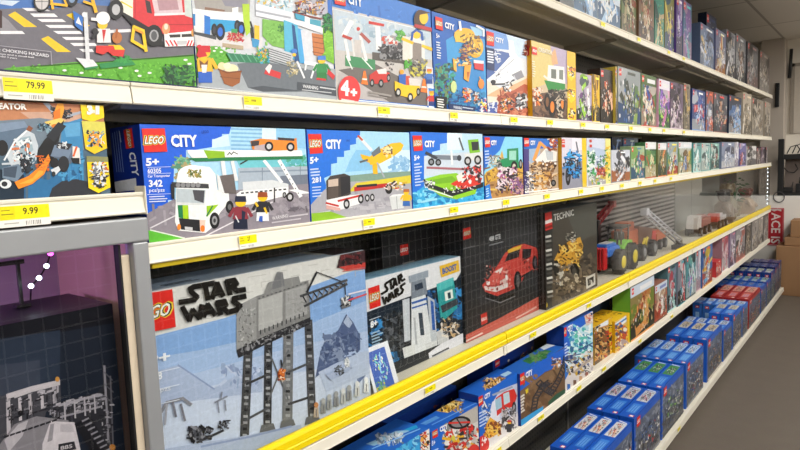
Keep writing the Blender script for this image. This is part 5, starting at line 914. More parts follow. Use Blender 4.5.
RB = [  # second shelf beyond the yellow sided monster truck box
 (576.5, 592, 123, 576, 72, '#b5a6b8', '#9ad03a #5a7a2a #2a2a2e #e0e0e4 #8a5a9a #5f6a70', 'lilac toy box with lime truck, just right of the yellow sided monster truck box', None),
 (592.6, 600, 124, 593, 74, '#e0b428', '#f0cc3a #d8a020 #8a6a2a #3a3a30 #e8e0c0', 'narrow yellow toy box, second right of the yellow sided monster truck box', None),
 (600.6, 613, 125, 601, 68, '#3a302c', '#e07a3a #f0c0a0 #c84a2a #2a2422 #f0e8e0 #6a3a2a', 'dark toy box with orange bursts, third right of the yellow sided monster truck box', None),
 (613.4, 617.4, 125, 614, 66, '#c8b048', '#5a6ab0 #e0d070 #3a3a4a', 'very narrow yellow and blue toy box left of the grey jungle box', None),
 (618, 640.6, 126, 618, 66, '#8d9496', '#4a5a5a #5a7a4a #2f4a8a #c8ccd0 #7a6a4a #3a4038 #88a050 #3a6aa8', 'grey green jungle toy box with large pale creature, widest after the monster truck box', None),
 (641.2, 656.4, 127.4, 641, 73, '#5a7a4a', '#c83a2a #2f5aa8 #d8c8b0 #3a5a34 #a8382a #e0d8c8 #3a8ac8', 'green headed toy box with red and blue figures, right of the grey jungle box', '#4f6a3a'),
 (657, 669.6, 128.6, 657, 78, '#d8a0c0', '#58b03a #a8d848 #c870a8 #e8d8e4 #3a7a4a #8a5ac0', 'pink and lime toy box with white heading, right of the green headed box', '#e6e0ec'),
 (670.2, 683, 129.6, 670, 81, '#6a5a70', '#8a7a90 #3a3040 #b8a0b8 #4a4050 #c8b8c0', 'dull purple toy box with pale diagonal shape, right of the pink and lime box', None),
 (683.6, 690, 130.4, 684, 83, '#8a8070', '#c8a860 #3a3a34 #b0a48a #5a5a50', 'narrow tan and grey toy box left of the dark blue row of boxes', None),
 (691.6, 705, 131, 692, 88, '#28407a', '#6a9ad8 #d8e0ee #3a5aa8 #a8c8e8 #c83a3a', 'dark blue toy box with white figure, first of the blue row on the second shelf', None),
 (705.6, 713, 131.6, 706, 90, '#4a4a58', '#c8d0dc #3a6aa8 #d86a4a #8a8a94', 'grey blue narrow toy box, second of the blue row on the second shelf', None),
 (713.6, 727, 132.4, 714, 92, '#565a62', '#c83a3a #d8d8dc #e0a880 #3a4250 #8a3a3a', 'grey toy box with red fighters, third of the blue row on second shelf', None),
 (727.6, 741, 133.4, 728, 94, '#2f3a50', '#5a8ac8 #c8ccd4 #e09a4a #3a3a44 #8ab0d8', 'blue black toy box, orange dot, fourth of the blue row on second shelf', None),
 (742.6, 751, 134.4, 743, 92, '#b8ac9c', '#8a8070 #d8d0c4 #5a544c #c8b8a0', 'pale beige toy box lit at the far end of the second shelf', None),
 (751.6, 763, 135.2, 752, 97, '#8c8478', '#b8b0a4 #5a544c #c8c0b4 #7a6a5a', 'greyish brown toy box second from the far end of the second shelf', None),
 (763.6, 770, 136, 764, 101, '#a49a8c', '#6a6258 #c8c0b4 #8a8074', 'last narrow grey toy box at the far end of the second shelf', None)]
for i, (a, b, yy, xt, yt, base, cols, lab, band) in enumerate(RB):
    run_box('B', -.990-.006*(i % 3), a, b, yy, xt, yt, base, cols, lab, 300+i, .06, a > 600, band)
RC = [  # third shelf
 (611.4, 630, 183, 612, 150, '#c4c8d2', '#e6e8ec #2a2c32 #8a8e98 #5a5e68 #c87a4a #d8dae0', 'low white toy box full of small figures, just right of the red flower box', None),
 (631, 644.6, 181, 632, 146, '#9cb48a', '#4a9a4a #d87a3a #8ac060 #e8d8b8 #3a6a8a #c8503a', 'green toy box with orange figures, second right of the red flower box', None),
 (645.2, 656, 179.4, 646, 142, '#4a7a50', '#c89a3a #7ab058 #2f5a34 #d8d0a8 #b85a30', 'dark green jungle toy box with white heading, third right of the red flower box', '#dfe2e2'),
 (656.6, 666.4, 178, 657, 143, '#7a7a50', '#5a5a34 #c8a868 #3a4a30 #d87a3a #a89a70', 'olive toy box with white heading, fourth right of the red flower box', '#dcdfe0'),
 (667.2, 677.6, 176.6, 668, 142, '#8aa0a8', '#c83a2a #3a7a48 #e0e4dc #2f5aa0 #d8c048', 'blue grey toy box with bright red figure, fifth right of the red flower box', None),
 (678.2, 691.4, 175, 679, 142, '#6a8a58', '#d8c8a0 #3a5a30 #c8a038 #e0e4d8 #5a7ab0 #8a6a3a', 'green toy box with pale heading and many figures, sixth right of the red flower box', '#d4dce0'),
 (692, 700.6, 173.4, 693, 143, '#5a9a9a', '#2f6a70 #a8d8d4 #e0f0ee #3a4a50', 'teal toy box, left of the pale teal one on the third shelf', None),
 (701.2, 710, 172.2, 702, 143, '#a4c0bc', '#e6f0ee #5a9a98 #3a5a60 #c8d8d4', 'pale teal toy box, right of the teal one on the third shelf', None),
 (710.6, 719, 171.2, 711, 143, '#7aa8a0', '#dff0ec #3a6a68 #2a3a40 #a8c8c0 #c86a5a', 'green grey toy box left of the dark gap on the third shelf', None),
 (721.4, 734, 169.6, 722, 142, '#7a86a0', '#c8d0e0 #3a4a78 #a8b0c0 #e6e8ee #5a5a6a', 'blue grey toy box just right of the dark gap on the third shelf', None),
 (734.6, 738.4, 168.6, 735, 142, '#e2e2e8', '#c8c8d4 #a8a0b8 #8a8aa0', 'thin white toy box left of the violet one on the third shelf', None),
 (739, 745.6, 167.8, 739.6, 143, '#5a5a9a', '#8a80c0 #3a3a70 #c8c0e0 #c8503a', 'violet toy box with red mark near the far end of the third shelf', None),
 (747, 756, 166.4, 747.6, 146, '#d6d2d0', '#2a282a #8a8686 #3a3838 #b8b4b2', 'white toy box with black vehicle, near the far end of the third shelf', None),
 (756.6, 760.6, 165.4, 757, 148, '#6a5a58', '#b8aaa6 #3a3030 #8a7a78', 'dark brown toy box, third from the far end of the third shelf', None),
 (761, 764.6, 164.8, 761.4, 147, '#58485a', '#c8b8c0 #3a2c38 #8a7a88', 'dusky purple toy box, second from the far end of the third shelf', None),
 (765, 767.6, 164.2, 765.2, 147, '#4a4448', '#a8a0a4 #2c282a #7a7478', 'last dark toy box at the far end of the third shelf', None)]
for i, (a, b, yy, xt, yt, base, cols, lab, band) in enumerate(RC):
    run_box('C', -.990-.005*(i % 3), a, b, yy, xt, yt, base, cols, lab, 400+i, .055, i not in (0, 10), band)
for i, (a, b, xt, yt, base, cols, lab) in enumerate([(612, 622.6, 613, 137, '#2a3658', '#4a6aa0 #1a2440 #8aa0c8', 'dark navy toy box standing behind the low white figures box'), (623.4, 638, 624, 137.6, '#56729c', '#a8c0dc #3a5080 #c8d4e4', 'blue toy box standing second behind the low white figures box')]):
    run_box('C', -1.10, a, b, 170, xt, yt, base, cols, lab, 450+i, .06, i == 1)
RA = [  # top shelf
 (574, 597, 20, 575, -60, '#dfe6ee', '#b8cce0 #f0f2f4 #8ab0d8 #c8d0d8', 'bright white and blue toy box at the near end of the top shelf'),
 (598, 620.4, 28, 599, -50, '#d0dcea', '#a8c4e0 #eef2f6 #7aa0cc #e0e4e8', 'pale blue white toy box, second from the near end of the top shelf'),
 (621.4, 636.4, 34, 622, -34, '#6a7a50', '#4a5a34 #a89a78 #8a4a34 #c8c8a8 #3a4030', 'moss green toy box, first of the darker tall boxes on the top shelf'),
 (637, 654, 41, 638, -26, '#7a5f4a', '#4a6038 #b89a78 #5a4232 #8a7050 #c8b8a0 #983a2a', 'brown toy box with tangled figures, left of the teal box on the top shelf'),
 (654.6, 664, 48, 655, -18, '#3a8a7a', '#d8c040 #6ac0a0 #2a5a50 #c8b088', 'teal green toy box with yellow splash on the top shelf'),
 (664.6, 674, 53, 665, -12, '#8a8a50', '#5a3a8a #e0d060 #c8a860 #3a6a8a', 'olive yellow toy box left of the purple one on the top shelf'),
 (674.6, 682.4, 58, 675, -6, '#5a3f8a', '#d8d0e8 #8a60c0 #e8e4f0 #3a2a60', 'purple toy box with pale streak on the top shelf'),
 (683, 691.4, 62, 684, -2, '#3a6a8a', '#8a5ab0 #5ab0b0 #2a3a68 #c8a0c8', 'blue violet toy box, last before the step down on the top shelf'),
 (700, 713.6, 71, 700.6, 22, '#58688a', '#a8b8d4 #e0c060 #3a4460 #8aa0c8 #d8dce4', 'blue grey toy box with yellow glint beside the near black one on the top shelf'),
 (714.4, 725.4, 77, 715, 27, '#6a6f90', '#c8ccd8 #d88a3a #4a4a6a #a8acc0 #e0d8b0', 'grey violet toy box with orange streaks on the top shelf'),
 (726, 735, 82, 726.6, 29, '#8a8c94', '#d0d2d6 #5a5c64 #b0b2b8 #3a3c44', 'light grey toy box, right of the orange streaked one on the top shelf'),
 (735.6, 745.2, 86, 736, 33, '#7a7c82', '#c0c2c6 #4a4c52 #a0a2a8 #8a6a5a', 'mid grey toy box left of the gap near the far end of the top shelf'),
 (747, 757.6, 90, 747.6, 41, '#55555a', '#8a8c90 #c0b8b8 #3a3a3e #9a7a7a', 'dark grey toy box, second from the far end of the top shelf'),
 (759.4, 769, 93, 760, 50, '#6a625e', '#a89e98 #3e3936 #8a807a #c0b8b0', 'grey brown toy box at the far end of the top shelf')]
for i, (a, b, yy, xt, yt, base, cols, lab) in enumerate(RA):
    run_box('A', -.990-.006*(i % 3), a, b, yy, xt, max(yt, 0) if yt > -3 else yt, base, cols, lab, 500+i, .06, i > 3)
for i, (a, b, xt, yt, lab) in enumerate([(692, 699.4, 692.6, 15, 'near black toy box edge at the step down on the top shelf'), (706, 716, 706.6, 11.6, 'dark navy toy box standing behind the blue grey one on the top shelf')]):
    run_box('A', -.997 if i == 0 else -1.09, a, b, 66 if i == 0 else 72, xt, yt, '#1c2438', '#2f3c60 #141a2a #44507a', lab, 560+i, .06, True)
RE = [  # shelf below the yellow rail
 (630.4, 654, 341, 654, 275, '#8a7a48', '#d8924a #4a6a2a #a8502a #e0c890 #3a3a28 #8a9a3a #d8a060', 'jungle village toy box with white banner heading, right of the bright yellow box', '#c9d6e4', '#e8e8ea'),
 (654.8, 667, 325, 666, 280, '#9a6a5a', '#c8502a #e0c0a0 #5a7a4a #a83a30 #e8e4de #6a4a40', 'red brown toy box with white banner, second right of the bright yellow box', '#ccd6e2', '#7a8ac0'),
 (667.6, 676, 316, 676, 262, '#5a8088', '#a8d4d4 #d8dce0 #c84a5a #24343a #a8a0c0', 'dark teal toy box with pale hero figure, third right of the bright yellow box', None, None),
 (676.6, 685.4, 310, 685, 257, '#7a808c', '#e8eaee #c83a44 #3a8a98 #8a8e98 #24262c', 'charcoal toy box with red figure, left of the teal pair below yellow rail', None, None),
 (686, 695.4, 303, 695, 250, '#4a8c94', '#6ac4bc #a85ab0 #c8d8d8 #1f3f48 #3a8ac0', 'teal toy box with purple mark, first of the teal pair below the yellow rail', None, None),
 (696, 700.6, 298, 700, 248, '#dcdce2', '#a8b0c0 #c8a8b8 #8a98a8', 'thin white toy box between teal and blue yellow ones below the yellow rail', None, None),
 (701.2, 712, 293, 712, 240, '#3a6aa8', '#e8c83a #d8a02a #6ab0e0 #2a4078 #e0e4ea #c84a3a', 'blue toy box with yellow figures, left of the dark gap below the yellow rail', None, None),
 (716, 721, 284, 721, 259, '#c83a3c', '#e86a5a #a82a30 #f0d8d0', 'small low red toy box in the dark gap below the yellow rail', None, None),
 (721.6, 728, 280, 728, 232, '#a8808a', '#d8b8c0 #6a4a58 #c8586a #e8e0e2', 'dusty pink toy box just right of the small red one', None, None),
 (728.6, 735, 275, 735, 229, '#8a7a94', '#c8c0d4 #5a4a68 #b86a7a #e0dce4', 'mauve toy box, second right of the small red one', None, None),
 (735.6, 744.6, 269, 744, 226, '#8c8c90', '#e0e0e2 #5a5a60 #c87a70 #b0b0b4', 'light grey toy box with pale round face, third right of the small red one', None, None),
 (745.2, 750.4, 264, 750, 222, '#4a4440', '#8a8078 #2a2624 #b0a498', 'dark brown toy box near the far end below the yellow rail', None, None),
 (751, 757.4, 259, 757, 219, '#86827e', '#c8c4c0 #5a5652 #a8a09a', 'warm grey toy box, third from the far end below the yellow rail', None, None),
 (758, 762.8, 254, 762, 216, '#a09a94', '#d8d4d0 #6a6660 #c0b8b0', 'pale grey toy box, second from the far end below the yellow rail', None, None),
 (763.4, 767.6, 250, 767, 213, '#6e6864', '#a8a29e #3e3a38 #c0bab4', 'last grey toy box at the far end below the yellow rail', None, None)]
for i, (a, b, yy, xt, yt, base, cols, lab, band, ti) in enumerate(RE):
    run_box('E', -.986-.005*(i % 3), a, b, yy, xt, yt, base, cols, lab, 600+i, .09, i < 9, band, ti, '#6aa83a' if i == 0 else None)
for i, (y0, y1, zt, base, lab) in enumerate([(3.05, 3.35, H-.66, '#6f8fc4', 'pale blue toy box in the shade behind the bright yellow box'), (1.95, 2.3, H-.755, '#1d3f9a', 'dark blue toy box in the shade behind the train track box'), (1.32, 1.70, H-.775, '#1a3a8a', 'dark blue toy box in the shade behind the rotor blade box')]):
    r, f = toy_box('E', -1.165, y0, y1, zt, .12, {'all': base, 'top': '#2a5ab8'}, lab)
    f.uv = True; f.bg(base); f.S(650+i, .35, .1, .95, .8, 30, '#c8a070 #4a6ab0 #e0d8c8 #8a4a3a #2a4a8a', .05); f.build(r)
    g = sublayer(f, 0); g.logo([(.05, .95), (.15, .95), (.15, .8), (.05, .8)], False).build(r, 'brand_logo')
# ---- bottom shelf: rows of boxes standing one behind another -------------
def copy_thing(r, loc, label):
    c = r.copy(); COL.objects.link(c); c.location = loc; c['label'] = label
    for ch in r.children:
        k = ch.copy(); COL.objects.link(k); k.parent = c
    return c
FX = -.862
def stack_row(y0, y1, h, n, t, base, pic, cols, what, where, seed, lite='#3f80d4', front=True, names=None):
    zt = ZS['F']+h; what0 = what
    names = names or {2: ('front', 'back'), 3: ('front', 'middle', 'back'), 4: ('front', 'second', 'third', 'back'), 5: ('front', 'second', 'third', 'fourth', 'back'), 6: ('front', 'second', 'third', 'fourth', 'fifth', 'back')}[n]
    lab = lambda k: f'{what}, {names[k]} of {where}'
    r, f = toy_box('F', FX, y0, y1, zt, t-.003, {'all': base, 'top': base, 'left': base}, lab(0))
    rd = random.Random(seed); w, hh = y1-y0, h
    f.uv = True; f.bg('#5f6778'); cl = cols.split()
    f.R(0, .86, 1, 1, base).R(0, 0, .05, 1, base)
    f.S(seed, .05, .3, 1, .84, 60, '#6f7a90 #525c72 #7d88a0 #8a8f9c #46506a', .06).S(seed+3, .05, .02, 1, .4, 60, '#5a5a5e #6e6c6a #47484e #7f7a74', .06).S(seed+1, .15, .12, .95, .65, 70, cols+' #3a3e48 #4a4f5a #2c3038', .036)
    f.R(.06, .02, 1, .06, cl[2]); f.build(r)
    g = sublayer(f, 0); g.logo([(.08, .97), (.2, .97), (.2, .8), (.08, .8)], False).build(r, 'brand_logo')
    q = face_top(FX, y0, y1, zt, t-.003); q.uv = True; q.bg(base)
    q.R(.54, .14, .93, .86, pic).S(seed+2, .58, .26, .89, .74, 50, '#2c3038 #3a3e46 #23262c '+cols, .04).R(.14, .22, .44, .80, lite)
    for k in range(3): q.R(.17, .32+k*.16, .38, .36+k*.16, '#7fb0ec')
    q.R(.03, .12, .08, .42, '#dd2a22').R(.035, .17, .075, .37, '#f0e8e4').R(.0, 0, 1, .05, '#1a45a0' if base[1] < '8' else '#7a1a1e').L([(.94, .2), (.97, .8)], .02, '#dfe6f0'); q.build(r, 'top_print')
    l = face_left(FX, y0, ZS['F'], zt, t-.003); l.uv = True; l.R(.3, .84, .7, .92, '#dd2a22').R(.38, .86, .62, .9, '#f0e8e4').R(.3, .2, .7, .7, lite); l.build(r, 'side_print')
    for k in range(1, n):
        copy_thing(r, r.location+Vector((-t*k, 0, 0)), lab(k))
fy = lambda x, y: onx(x, y, FX).y
TRK = '#d8dade #2f3a4a #8a8e96 #c83a34 #e8e6e0 #3a6ab0 #5a5e66'; GRN = '#3a8a48 #c8ccd0 #2f3236 #8ac050 #6a6e74 #2a5a8a #e0dcd0'; MIX = '#c8a090 #3a3e44 #e0d8cc #8a4a3a #9aa4b0 #2f5a9a #d8b060'; RED = '#c83a34 #e8c8b0 #3a3434 #d86a4a #a8282a #e8b060 #8a8a8a'
stack_row(1.28, 1.64, .235, 3, .078, '#1b55b8', '#c9d2dc', TRK, 'blue toy box with pale truck picture', 'the bottom shelf row nearest the camera', 700)
stack_row(1.66, 2.20, .245, 3, .078, '#1b55b8', '#c9d0da', MIX, 'blue toy box with light panel', 'second bottom shelf row from the camera', 710)
stack_row(2.22, 2.63, .262, 3, .068, '#1d58bc', '#d0d2d6', RED+' #e8e6e2', 'blue toy box with red white figures', 'third bottom shelf row from camera', 720)
stack_row(2.66, 3.06, .268, 3, .074, '#1d58bc', '#b9bcc4', TRK, 'blue toy box with long vehicle picture', 'fourth bottom shelf row from camera', 730)
stack_row(3.08, 3.50, .272, 3, .074, '#1f5cc0', '#4a8a4a', GRN, 'blue toy box with green edged picture', 'fifth bottom shelf row from camera', 740)
stack_row(3.55, 3.96, .266, 4, .072, '#2a66c4', '#a8c4e4', TRK, 'light blue topped toy box', 'four deep sixth bottom shelf row from camera', 750, '#5f9be0')
stack_row(4.05, 4.49, .276, 3, .082, '#2460c0', '#c8c0a8', MIX, 'thick blue sandy pictured toy box', 'seventh bottom shelf row from camera', 760)
stack_row(4.53, 4.82, .225, 4, .074, '#2a66c4', '#b5c8e0', TRK, 'low blue toy box with pale top', 'eighth bottom shelf row from camera', 770, '#5f9be0')
stack_row(4.85, 5.20, .262, 2, .082, '#2a6acc', '#c8c4b4', MIX, 'bright topped blue toy box', 'the two deep ninth bottom shelf row', 780, '#5f9be0')
stack_row(5.22, 5.46, .240, 5, .072, '#3a74c8', '#b8cbe4', TRK, 'pale blue toy box', 'bottom shelf row just before the red boxes', 790, '#9ac4f0')
stack_row(5.50, 6.06, .248, 3, .096, '#a83230', '#d8a090', RED, 'red toy box with pale picture on top', 'the only red bottom shelf row', 800, '#d87a6a')
stack_row(6.09, 6.38, .225, 5, .074, '#2458b0', '#3a70c0', TRK, 'blue toy box', 'first bottom shelf row beyond the red boxes', 810, '#3a78d0')
stack_row(6.40, 6.66, .232, 5, .074, '#2458b0', '#8aa890', GRN, 'green grey topped blue toy box', 'second row beyond the red boxes', 820, '#b8c8b8')
stack_row(6.68, 6.92, .275, 5, .074, '#1e3f86', '#c8ccb0', GRN, 'navy toy box with cream top stripe', 'third row beyond the red boxes', 830, '#c8ccb8')
stack_row(6.94, 7.16, .29, 5, .074, '#1c2f66', '#3a4a80', TRK, 'dark navy toy box', 'fourth bottom shelf row beyond the red boxes', 840, '#3a5090')
stack_row(7.18, 7.38, .30, 3, .085, '#3a3a66', '#6a5a80', MIX, 'dusky violet toy box', 'last row at the bottom shelf end', 850, '#5a5080')

# ---- instruction leaflet leaning in front of the tower box ---------------
lx = -1.02; lo = onx(388.5, 392, lx); zb = ZS['D']+.001
lf = empty('instruction_card', (lx, lo.y, zb), 0, 'small blue leaflet in white border leaning between the snowy box and the white tower box', 'leaflet')
U = Vector((0, .10, 0)); V = Vector((-.055, .018, .118))
O = Vector((lx, lo.y-.05, zb)); N = U.cross(V).normalized()
wpart(lf, MB().add([O-N*.002, O+U-N*.002, O+U+V-N*.002, O+V-N*.002, O, O+U, O+U+V, O+V], [[3, 2, 1, 0], [4, 5, 6, 7], [0, 1, 5, 4], [1, 2, 6, 5], [2, 3, 7, 6], [3, 0, 4, 7]]), 'card', mat('leaflet_card', '#dcdee4', .5))
q = Print(O, U, V-U*(V.dot(U)/U.length_squared), U.length, V.length, uv=True); q.P([(.12, .1), (.84, .1), (.98, .9), (.26, .9)], '#3358b0').S(901, .3, .3, .8, .8, 20, '#7ad0c0 #d8d83a #9ac0f0 #e8e6da', .05).L([(.5, .45), (.72, .82)], .03, '#8ac8f0').S(902, .15, .12, .5, .3, 14, '#4a8a5a #c8b83a #5aa08a', .06); q.build(lf, 'leaflet_print')

# ---- toy models standing behind the clear guards -------------------------
tyre = mat('toy_tyre', '#18181a', .6); rimy = mat('toy_rim_yellow', '#e0c81a', .35); pl = lambda n, c: mat('toy_plastic_'+n, c, .28, 0, .04, 60)
dz = ZS['D']+.001
def model(name, px, py, X, label, group='toy models on the display shelf'):
    p = onx(px, py, X); return empty(name, (X, p.y, dz), 0, label, 'toy model', group)
def wheel_at(root, x, y, r, w, rim, z=None):
    z = dz+r if z is None else z
    m = MB(); n = 28
    prof = [(r*.55, -w/2), (r*.9, -w/2), (r, -w*.35), (r, w*.35), (r*.9, w/2), (r*.55, w/2)]
    m.lathe(prof, (x, y, z), 'X', n)
    for k in range(14):
        a = 2*PI*k/14; m.box((x-w*.48, y+r*math.cos(a)-.003, z+r*math.sin(a)-.003), (x+w*.48, y+r*math.cos(a)+.003, z+r*math.sin(a)+.003), .001)
    o = wpart(root, m, 'wheel', tyre)
    wpart(root, MB().lathe([(r*.2, w/2+.004), (r*.5, w/2+.002), (r*.56, w/2-.004), (r*.56, -w/2-.001)], (x, y, z), 'X', 18), 'rim', rim, o)
WY = onx(611, 262, -1.10).y; Y0 = WY-.035
tr = model('toy_tractor', 610, 260, -1.15, 'blue toy tractor with yellow rims and red front frame, right of the yellow buggy box')
tx = -1.138; bl = pl('blue', '#2f6fc8')
wpart(tr, MB().box((tx-.045, Y0-.015, dz+.095), (tx+.045, Y0+.16, dz+.145), .014).box((tx-.035, Y0+.0, dz+.142), (tx+.035, Y0+.13, dz+.160), .008), 'hood', bl)
wpart(tr, MB().box((tx-.022, Y0+.02, dz+.1605), (tx+.022, Y0+.12, dz+.164), .001), 'hood_stripe', pl('white', '#dcd8d6'))
wpart(tr, MB().prism([(Y0+.17, dz+.10), (Y0+.33, dz+.10), (Y0+.33, dz+.150), (Y0+.27, dz+.158), (Y0+.17, dz+.13)], tx-.05, tx+.05, 'X'), 'rear_deck', pl('lime', '#7ac83a'))
cb = MB()
for xx in (tx-.036, tx+.036):
    for yy in (Y0+.19, Y0+.30): cb.tube([(xx, yy, dz+.14), (xx*.98+tx*.02, yy+.01, dz+.225)], .005, 6)
cb.box((tx-.045, Y0+.18, dz+.222), (tx+.045, Y0+.33, dz+.236), .005).box((tx-.025, Y0+.25, dz+.155), (tx+.025, Y0+.28, dz+.20), .006); wpart(tr, cb, 'cab', pl('dark', '#2c2c30'))
wpart(tr, MB().box((tx-.03, Y0-.02, dz+.06), (tx+.03, Y0+.32, dz+.094), .004), 'chassis', pl('dark', '#2c2c30'))
wpart(tr, MB().tube([(tx+.03, Y0+.15, dz+.13), (tx+.03, Y0+.15, dz+.215)], .006, 8), 'exhaust', pl('dark', '#2c2c30'))
fw = MB()
for k in range(6): fw.box((tx-.04+k*.014, Y0-.075+.003*(k % 2), dz+.04), (tx-.029+k*.014, Y0-.022, dz+.15), .004)
wpart(tr, fw, 'front_weight', pl('red', '#c8262a'))
for xx in (tx-.062, tx+.062):
    wheel_at(tr, xx, Y0+.09, .064, .046, rimy); wheel_at(tr, xx, Y0+.265, .070, .050, rimy)
Y1 = Y0+.395
hb = model('toy_hauler', 640, 250, -1.10, 'brown and orange toy machine with dark wheels and yellow forks, behind the blue tractor')
wpart(hb, MB().box((-1.220, Y1-.05, dz+.05), (-1.120, Y1+.42, dz+.085), .005), 'chassis', pl('dark', '#2c2c30'))
wpart(hb, MB().box((-1.220, Y1-.03, dz+.09), (-1.120, Y1+.14, dz+.19), .008).box((-1.210, Y1+.0, dz+.19), (-1.130, Y1+.1, dz+.235), .006), 'body', pl('orange', '#c05a32'))
wpart(hb, MB().prism([(Y1+.15, dz+.09), (Y1+.40, dz+.09), (Y1+.43, dz+.16), (Y1+.16, dz+.20)], -1.215, -1.125, 'X'), 'tipper', pl('brown', '#7a4a34'))
fk = MB()
for k in range(2): fk.tube([(-1.105, Y1+.16+k*.05, dz+.06), (-1.095, Y1+.15+k*.05, dz+.11), (-1.100, Y1+.19+k*.05, dz+.125)], .007, 8)
wpart(hb, fk, 'fork', rimy)
for xx in (-1.230, -1.110):
    for yy in (.0, .16, .36): wheel_at(hb, xx, Y1+yy, .048, .04, pl('grey', '#8a8a8e'))
def crane(px0, py0, px1, py1, X, name, label, mc, thick, base_h):
    a, c = onx(px0, py0, X), onx(px1, py1, X)
    lo_, hi_ = (a, c) if a.z < c.z else (c, a)
    r = empty(name, (X, lo_.y, dz), 0, label, 'toy model', 'toy models on the display shelf')
    zb_ = max(lo_.z, dz+.05)
    lo_ = Vector((X, lo_.y, zb_))
    bw = .018 if X < -1.2 else .035
    wpart(r, MB().box((X-bw, lo_.y-.05, dz), (X+bw, lo_.y+.05, dz+.03), .004).box((X-.016, lo_.y-.025, dz+.03), (X+.016, lo_.y+.025, zb_+.012), .004), 'base', pl('dark', '#2c2c30'))
    m = MB(); d = (hi_-lo_); n = 9
    off = Vector((0, d.z, -d.y)).normalized()*thick
    for s in (-1, 1):
        for sx in (-1, 1): m.tube([lo_+off*s+Vector((sx*thick, 0, 0)), hi_+off*s*.7+Vector((sx*thick, 0, 0))], thick*.32, 6)
    for k in range(n):
        p0, p1 = lo_+d*(k/n), lo_+d*((k+1)/n)
        for sx in (-1, 1): m.tube([p0+off+Vector((sx*thick, 0, 0)), p1-off+Vector((sx*thick, 0, 0))], thick*.22, 5)
    wpart(r, m, 'boom', mc)
    wpart(r, MB().box(hi_-Vector((.018, .025, .02)), hi_+Vector((.018, .025, .02)), .004), 'boom_head', mc)
    return r
crane(597, 222, 612, 204, -1.254, 'toy_crane', 'red toy crane boom rising behind the blue tractor', pl('red_crane', '#b03038'), .014, .1)
crane(679, 243, 645, 212, -1.042, 'toy_crane', 'pale grey lattice toy crane boom slanting down to the right', pl('pale', '#c9c6cc'), .016, .1)
def truck_model(y, X, ln, hgt, ca, cb_, label):
    r = empty('toy_truck', (X, y+ln/2, dz), 0, label, 'toy model', 'toy models on the display shelf')
    wpart(r, MB().box((X-.04, y, dz+.03), (X+.04, y+ln, dz+.055), .004), 'chassis', pl('dark', '#2c2c30'))
    wpart(r, MB().prism([(y, dz+.057), (y+ln*.3, dz+.057), (y+ln*.3, dz+hgt), (y+ln*.08, dz+hgt), (y, dz+hgt*.6)], X-.038, X+.038, 'X'), 'cab', ca)
    wpart(r, MB().box((X-.04, y+ln*.34, dz+.057), (X+.04, y+ln, dz+hgt*.8), .006).box((X-.03, y+ln*.4, dz+hgt*.8), (X+.03, y+ln*.75, dz+hgt*.95), .005), 'load', cb_)
    for xx in (X-.045, X+.045):
        for k in (.15, .5, .85): wheel_at(r, xx, y+ln*k, .03, .022, pl('grey', '#8a8a8e'))
truck_model(3.90, -1.19, .30, .13, pl('red', '#c8262a'), pl('orange', '#c05a32'), 'red and orange toy truck low behind the pale crane boom')
truck_model(4.75, -1.12, .42, .15, pl('white', '#dcd8d6'), pl('rose', '#a86a6a'), 'white and rose toy truck under the pale grey back board')
truck_model(5.30, -1.10, .34, .12, pl('red', '#c8262a'), pl('pale', '#c9c6cc'), 'small red toy truck beyond the white and rose one')
# brick-built figures near the far end
def blob_figure(y, X, hh, c1, c2, name, label, seed):
    r = empty(name, (X, y, dz), 0, label, 'toy model', 'toy models at the far end of the display shelf')
    rd = random.Random(seed); m = MB()
    m.lathe([(.07, 0), (.085, hh*.15), (.075, hh*.5), (.04, hh*.62)], (X, y, dz), 'Z', 12); wpart(r, m, 'body', c1)
    m = MB().ball((X, y, dz+hh*.78), (.055, .055, hh*.2))
    for k in range(10): a = rd.uniform(0, 6.3); m.box((X+.05*math.cos(a)-.014, y+.05*math.sin(a)-.014, dz+hh*rd.uniform(.62, .9)), (X+.05*math.cos(a)+.014, y+.05*math.sin(a)+.014, dz+hh*rd.uniform(.9, .98)), .003)
    wpart(r, m, 'head', c2)
    for s in (-1, 1): wpart(r, MB().tube([(X+.02, y+s*.07, dz+hh*.5), (X+.06, y+s*.11, dz+hh*.35), (X+.08, y+s*.10, dz+hh*.25)], [.02, .018, .02], 8), 'arm', c1)
blob_figure(5.85, -1.12, .30, pl('taupe', '#6a5a4e'), pl('grey2', '#5a5654'), 'toy_figure', 'dark brown toy figure with grey head near the far end of the display', 1)
blob_figure(6.15, -1.15, .34, pl('olive', '#6a6248'), pl('tan', '#8a7a5e'), 'toy_figure', 'olive and tan toy figure beside the green plant model', 2)
blob_figure(6.75, -1.10, .26, pl('sand', '#b89a7e'), pl('brick', '#8a5a50'), 'toy_figure', 'sand coloured toy figure closest to the far end of the display', 3)
pm = empty('toy_plant', (-1.15, 6.48, dz), 0, 'green leafy toy plant in a tan pot near the far end of the display', 'toy model', 'toy models at the far end of the display shelf')
wpart(pm, MB().lathe([(.05, 0), (.065, .1), (.06, .102), (.045, .08)], (-1.15, 6.48, dz), 'Z', 16), 'pot', pl('tan', '#8a7a5e'))
rd = random.Random(8); m = MB()
for k in range(60):
    a = rd.uniform(0, 6.3); rr = rd.uniform(.01, .09); z = dz+rd.uniform(.12, .36); x, y = -1.15+rr*math.cos(a), 6.48+rr*math.sin(a); s = .02
    m.add([(x, y, z), (x+s*math.cos(a), y+s*math.sin(a), z+.012), (x+2*s*math.cos(a), y+2*s*math.sin(a), z-.006), (x+s*math.cos(a+.5), y+s*math.sin(a+.5), z-.006)], [[0, 1, 2, 3]])
m.tube([(-1.15, 6.48, dz+.09), (-1.15, 6.48, dz+.33)], .008, 6)
wpart(pm, m, 'foliage', mat('toy_leaf', '#3a6a40', .5))
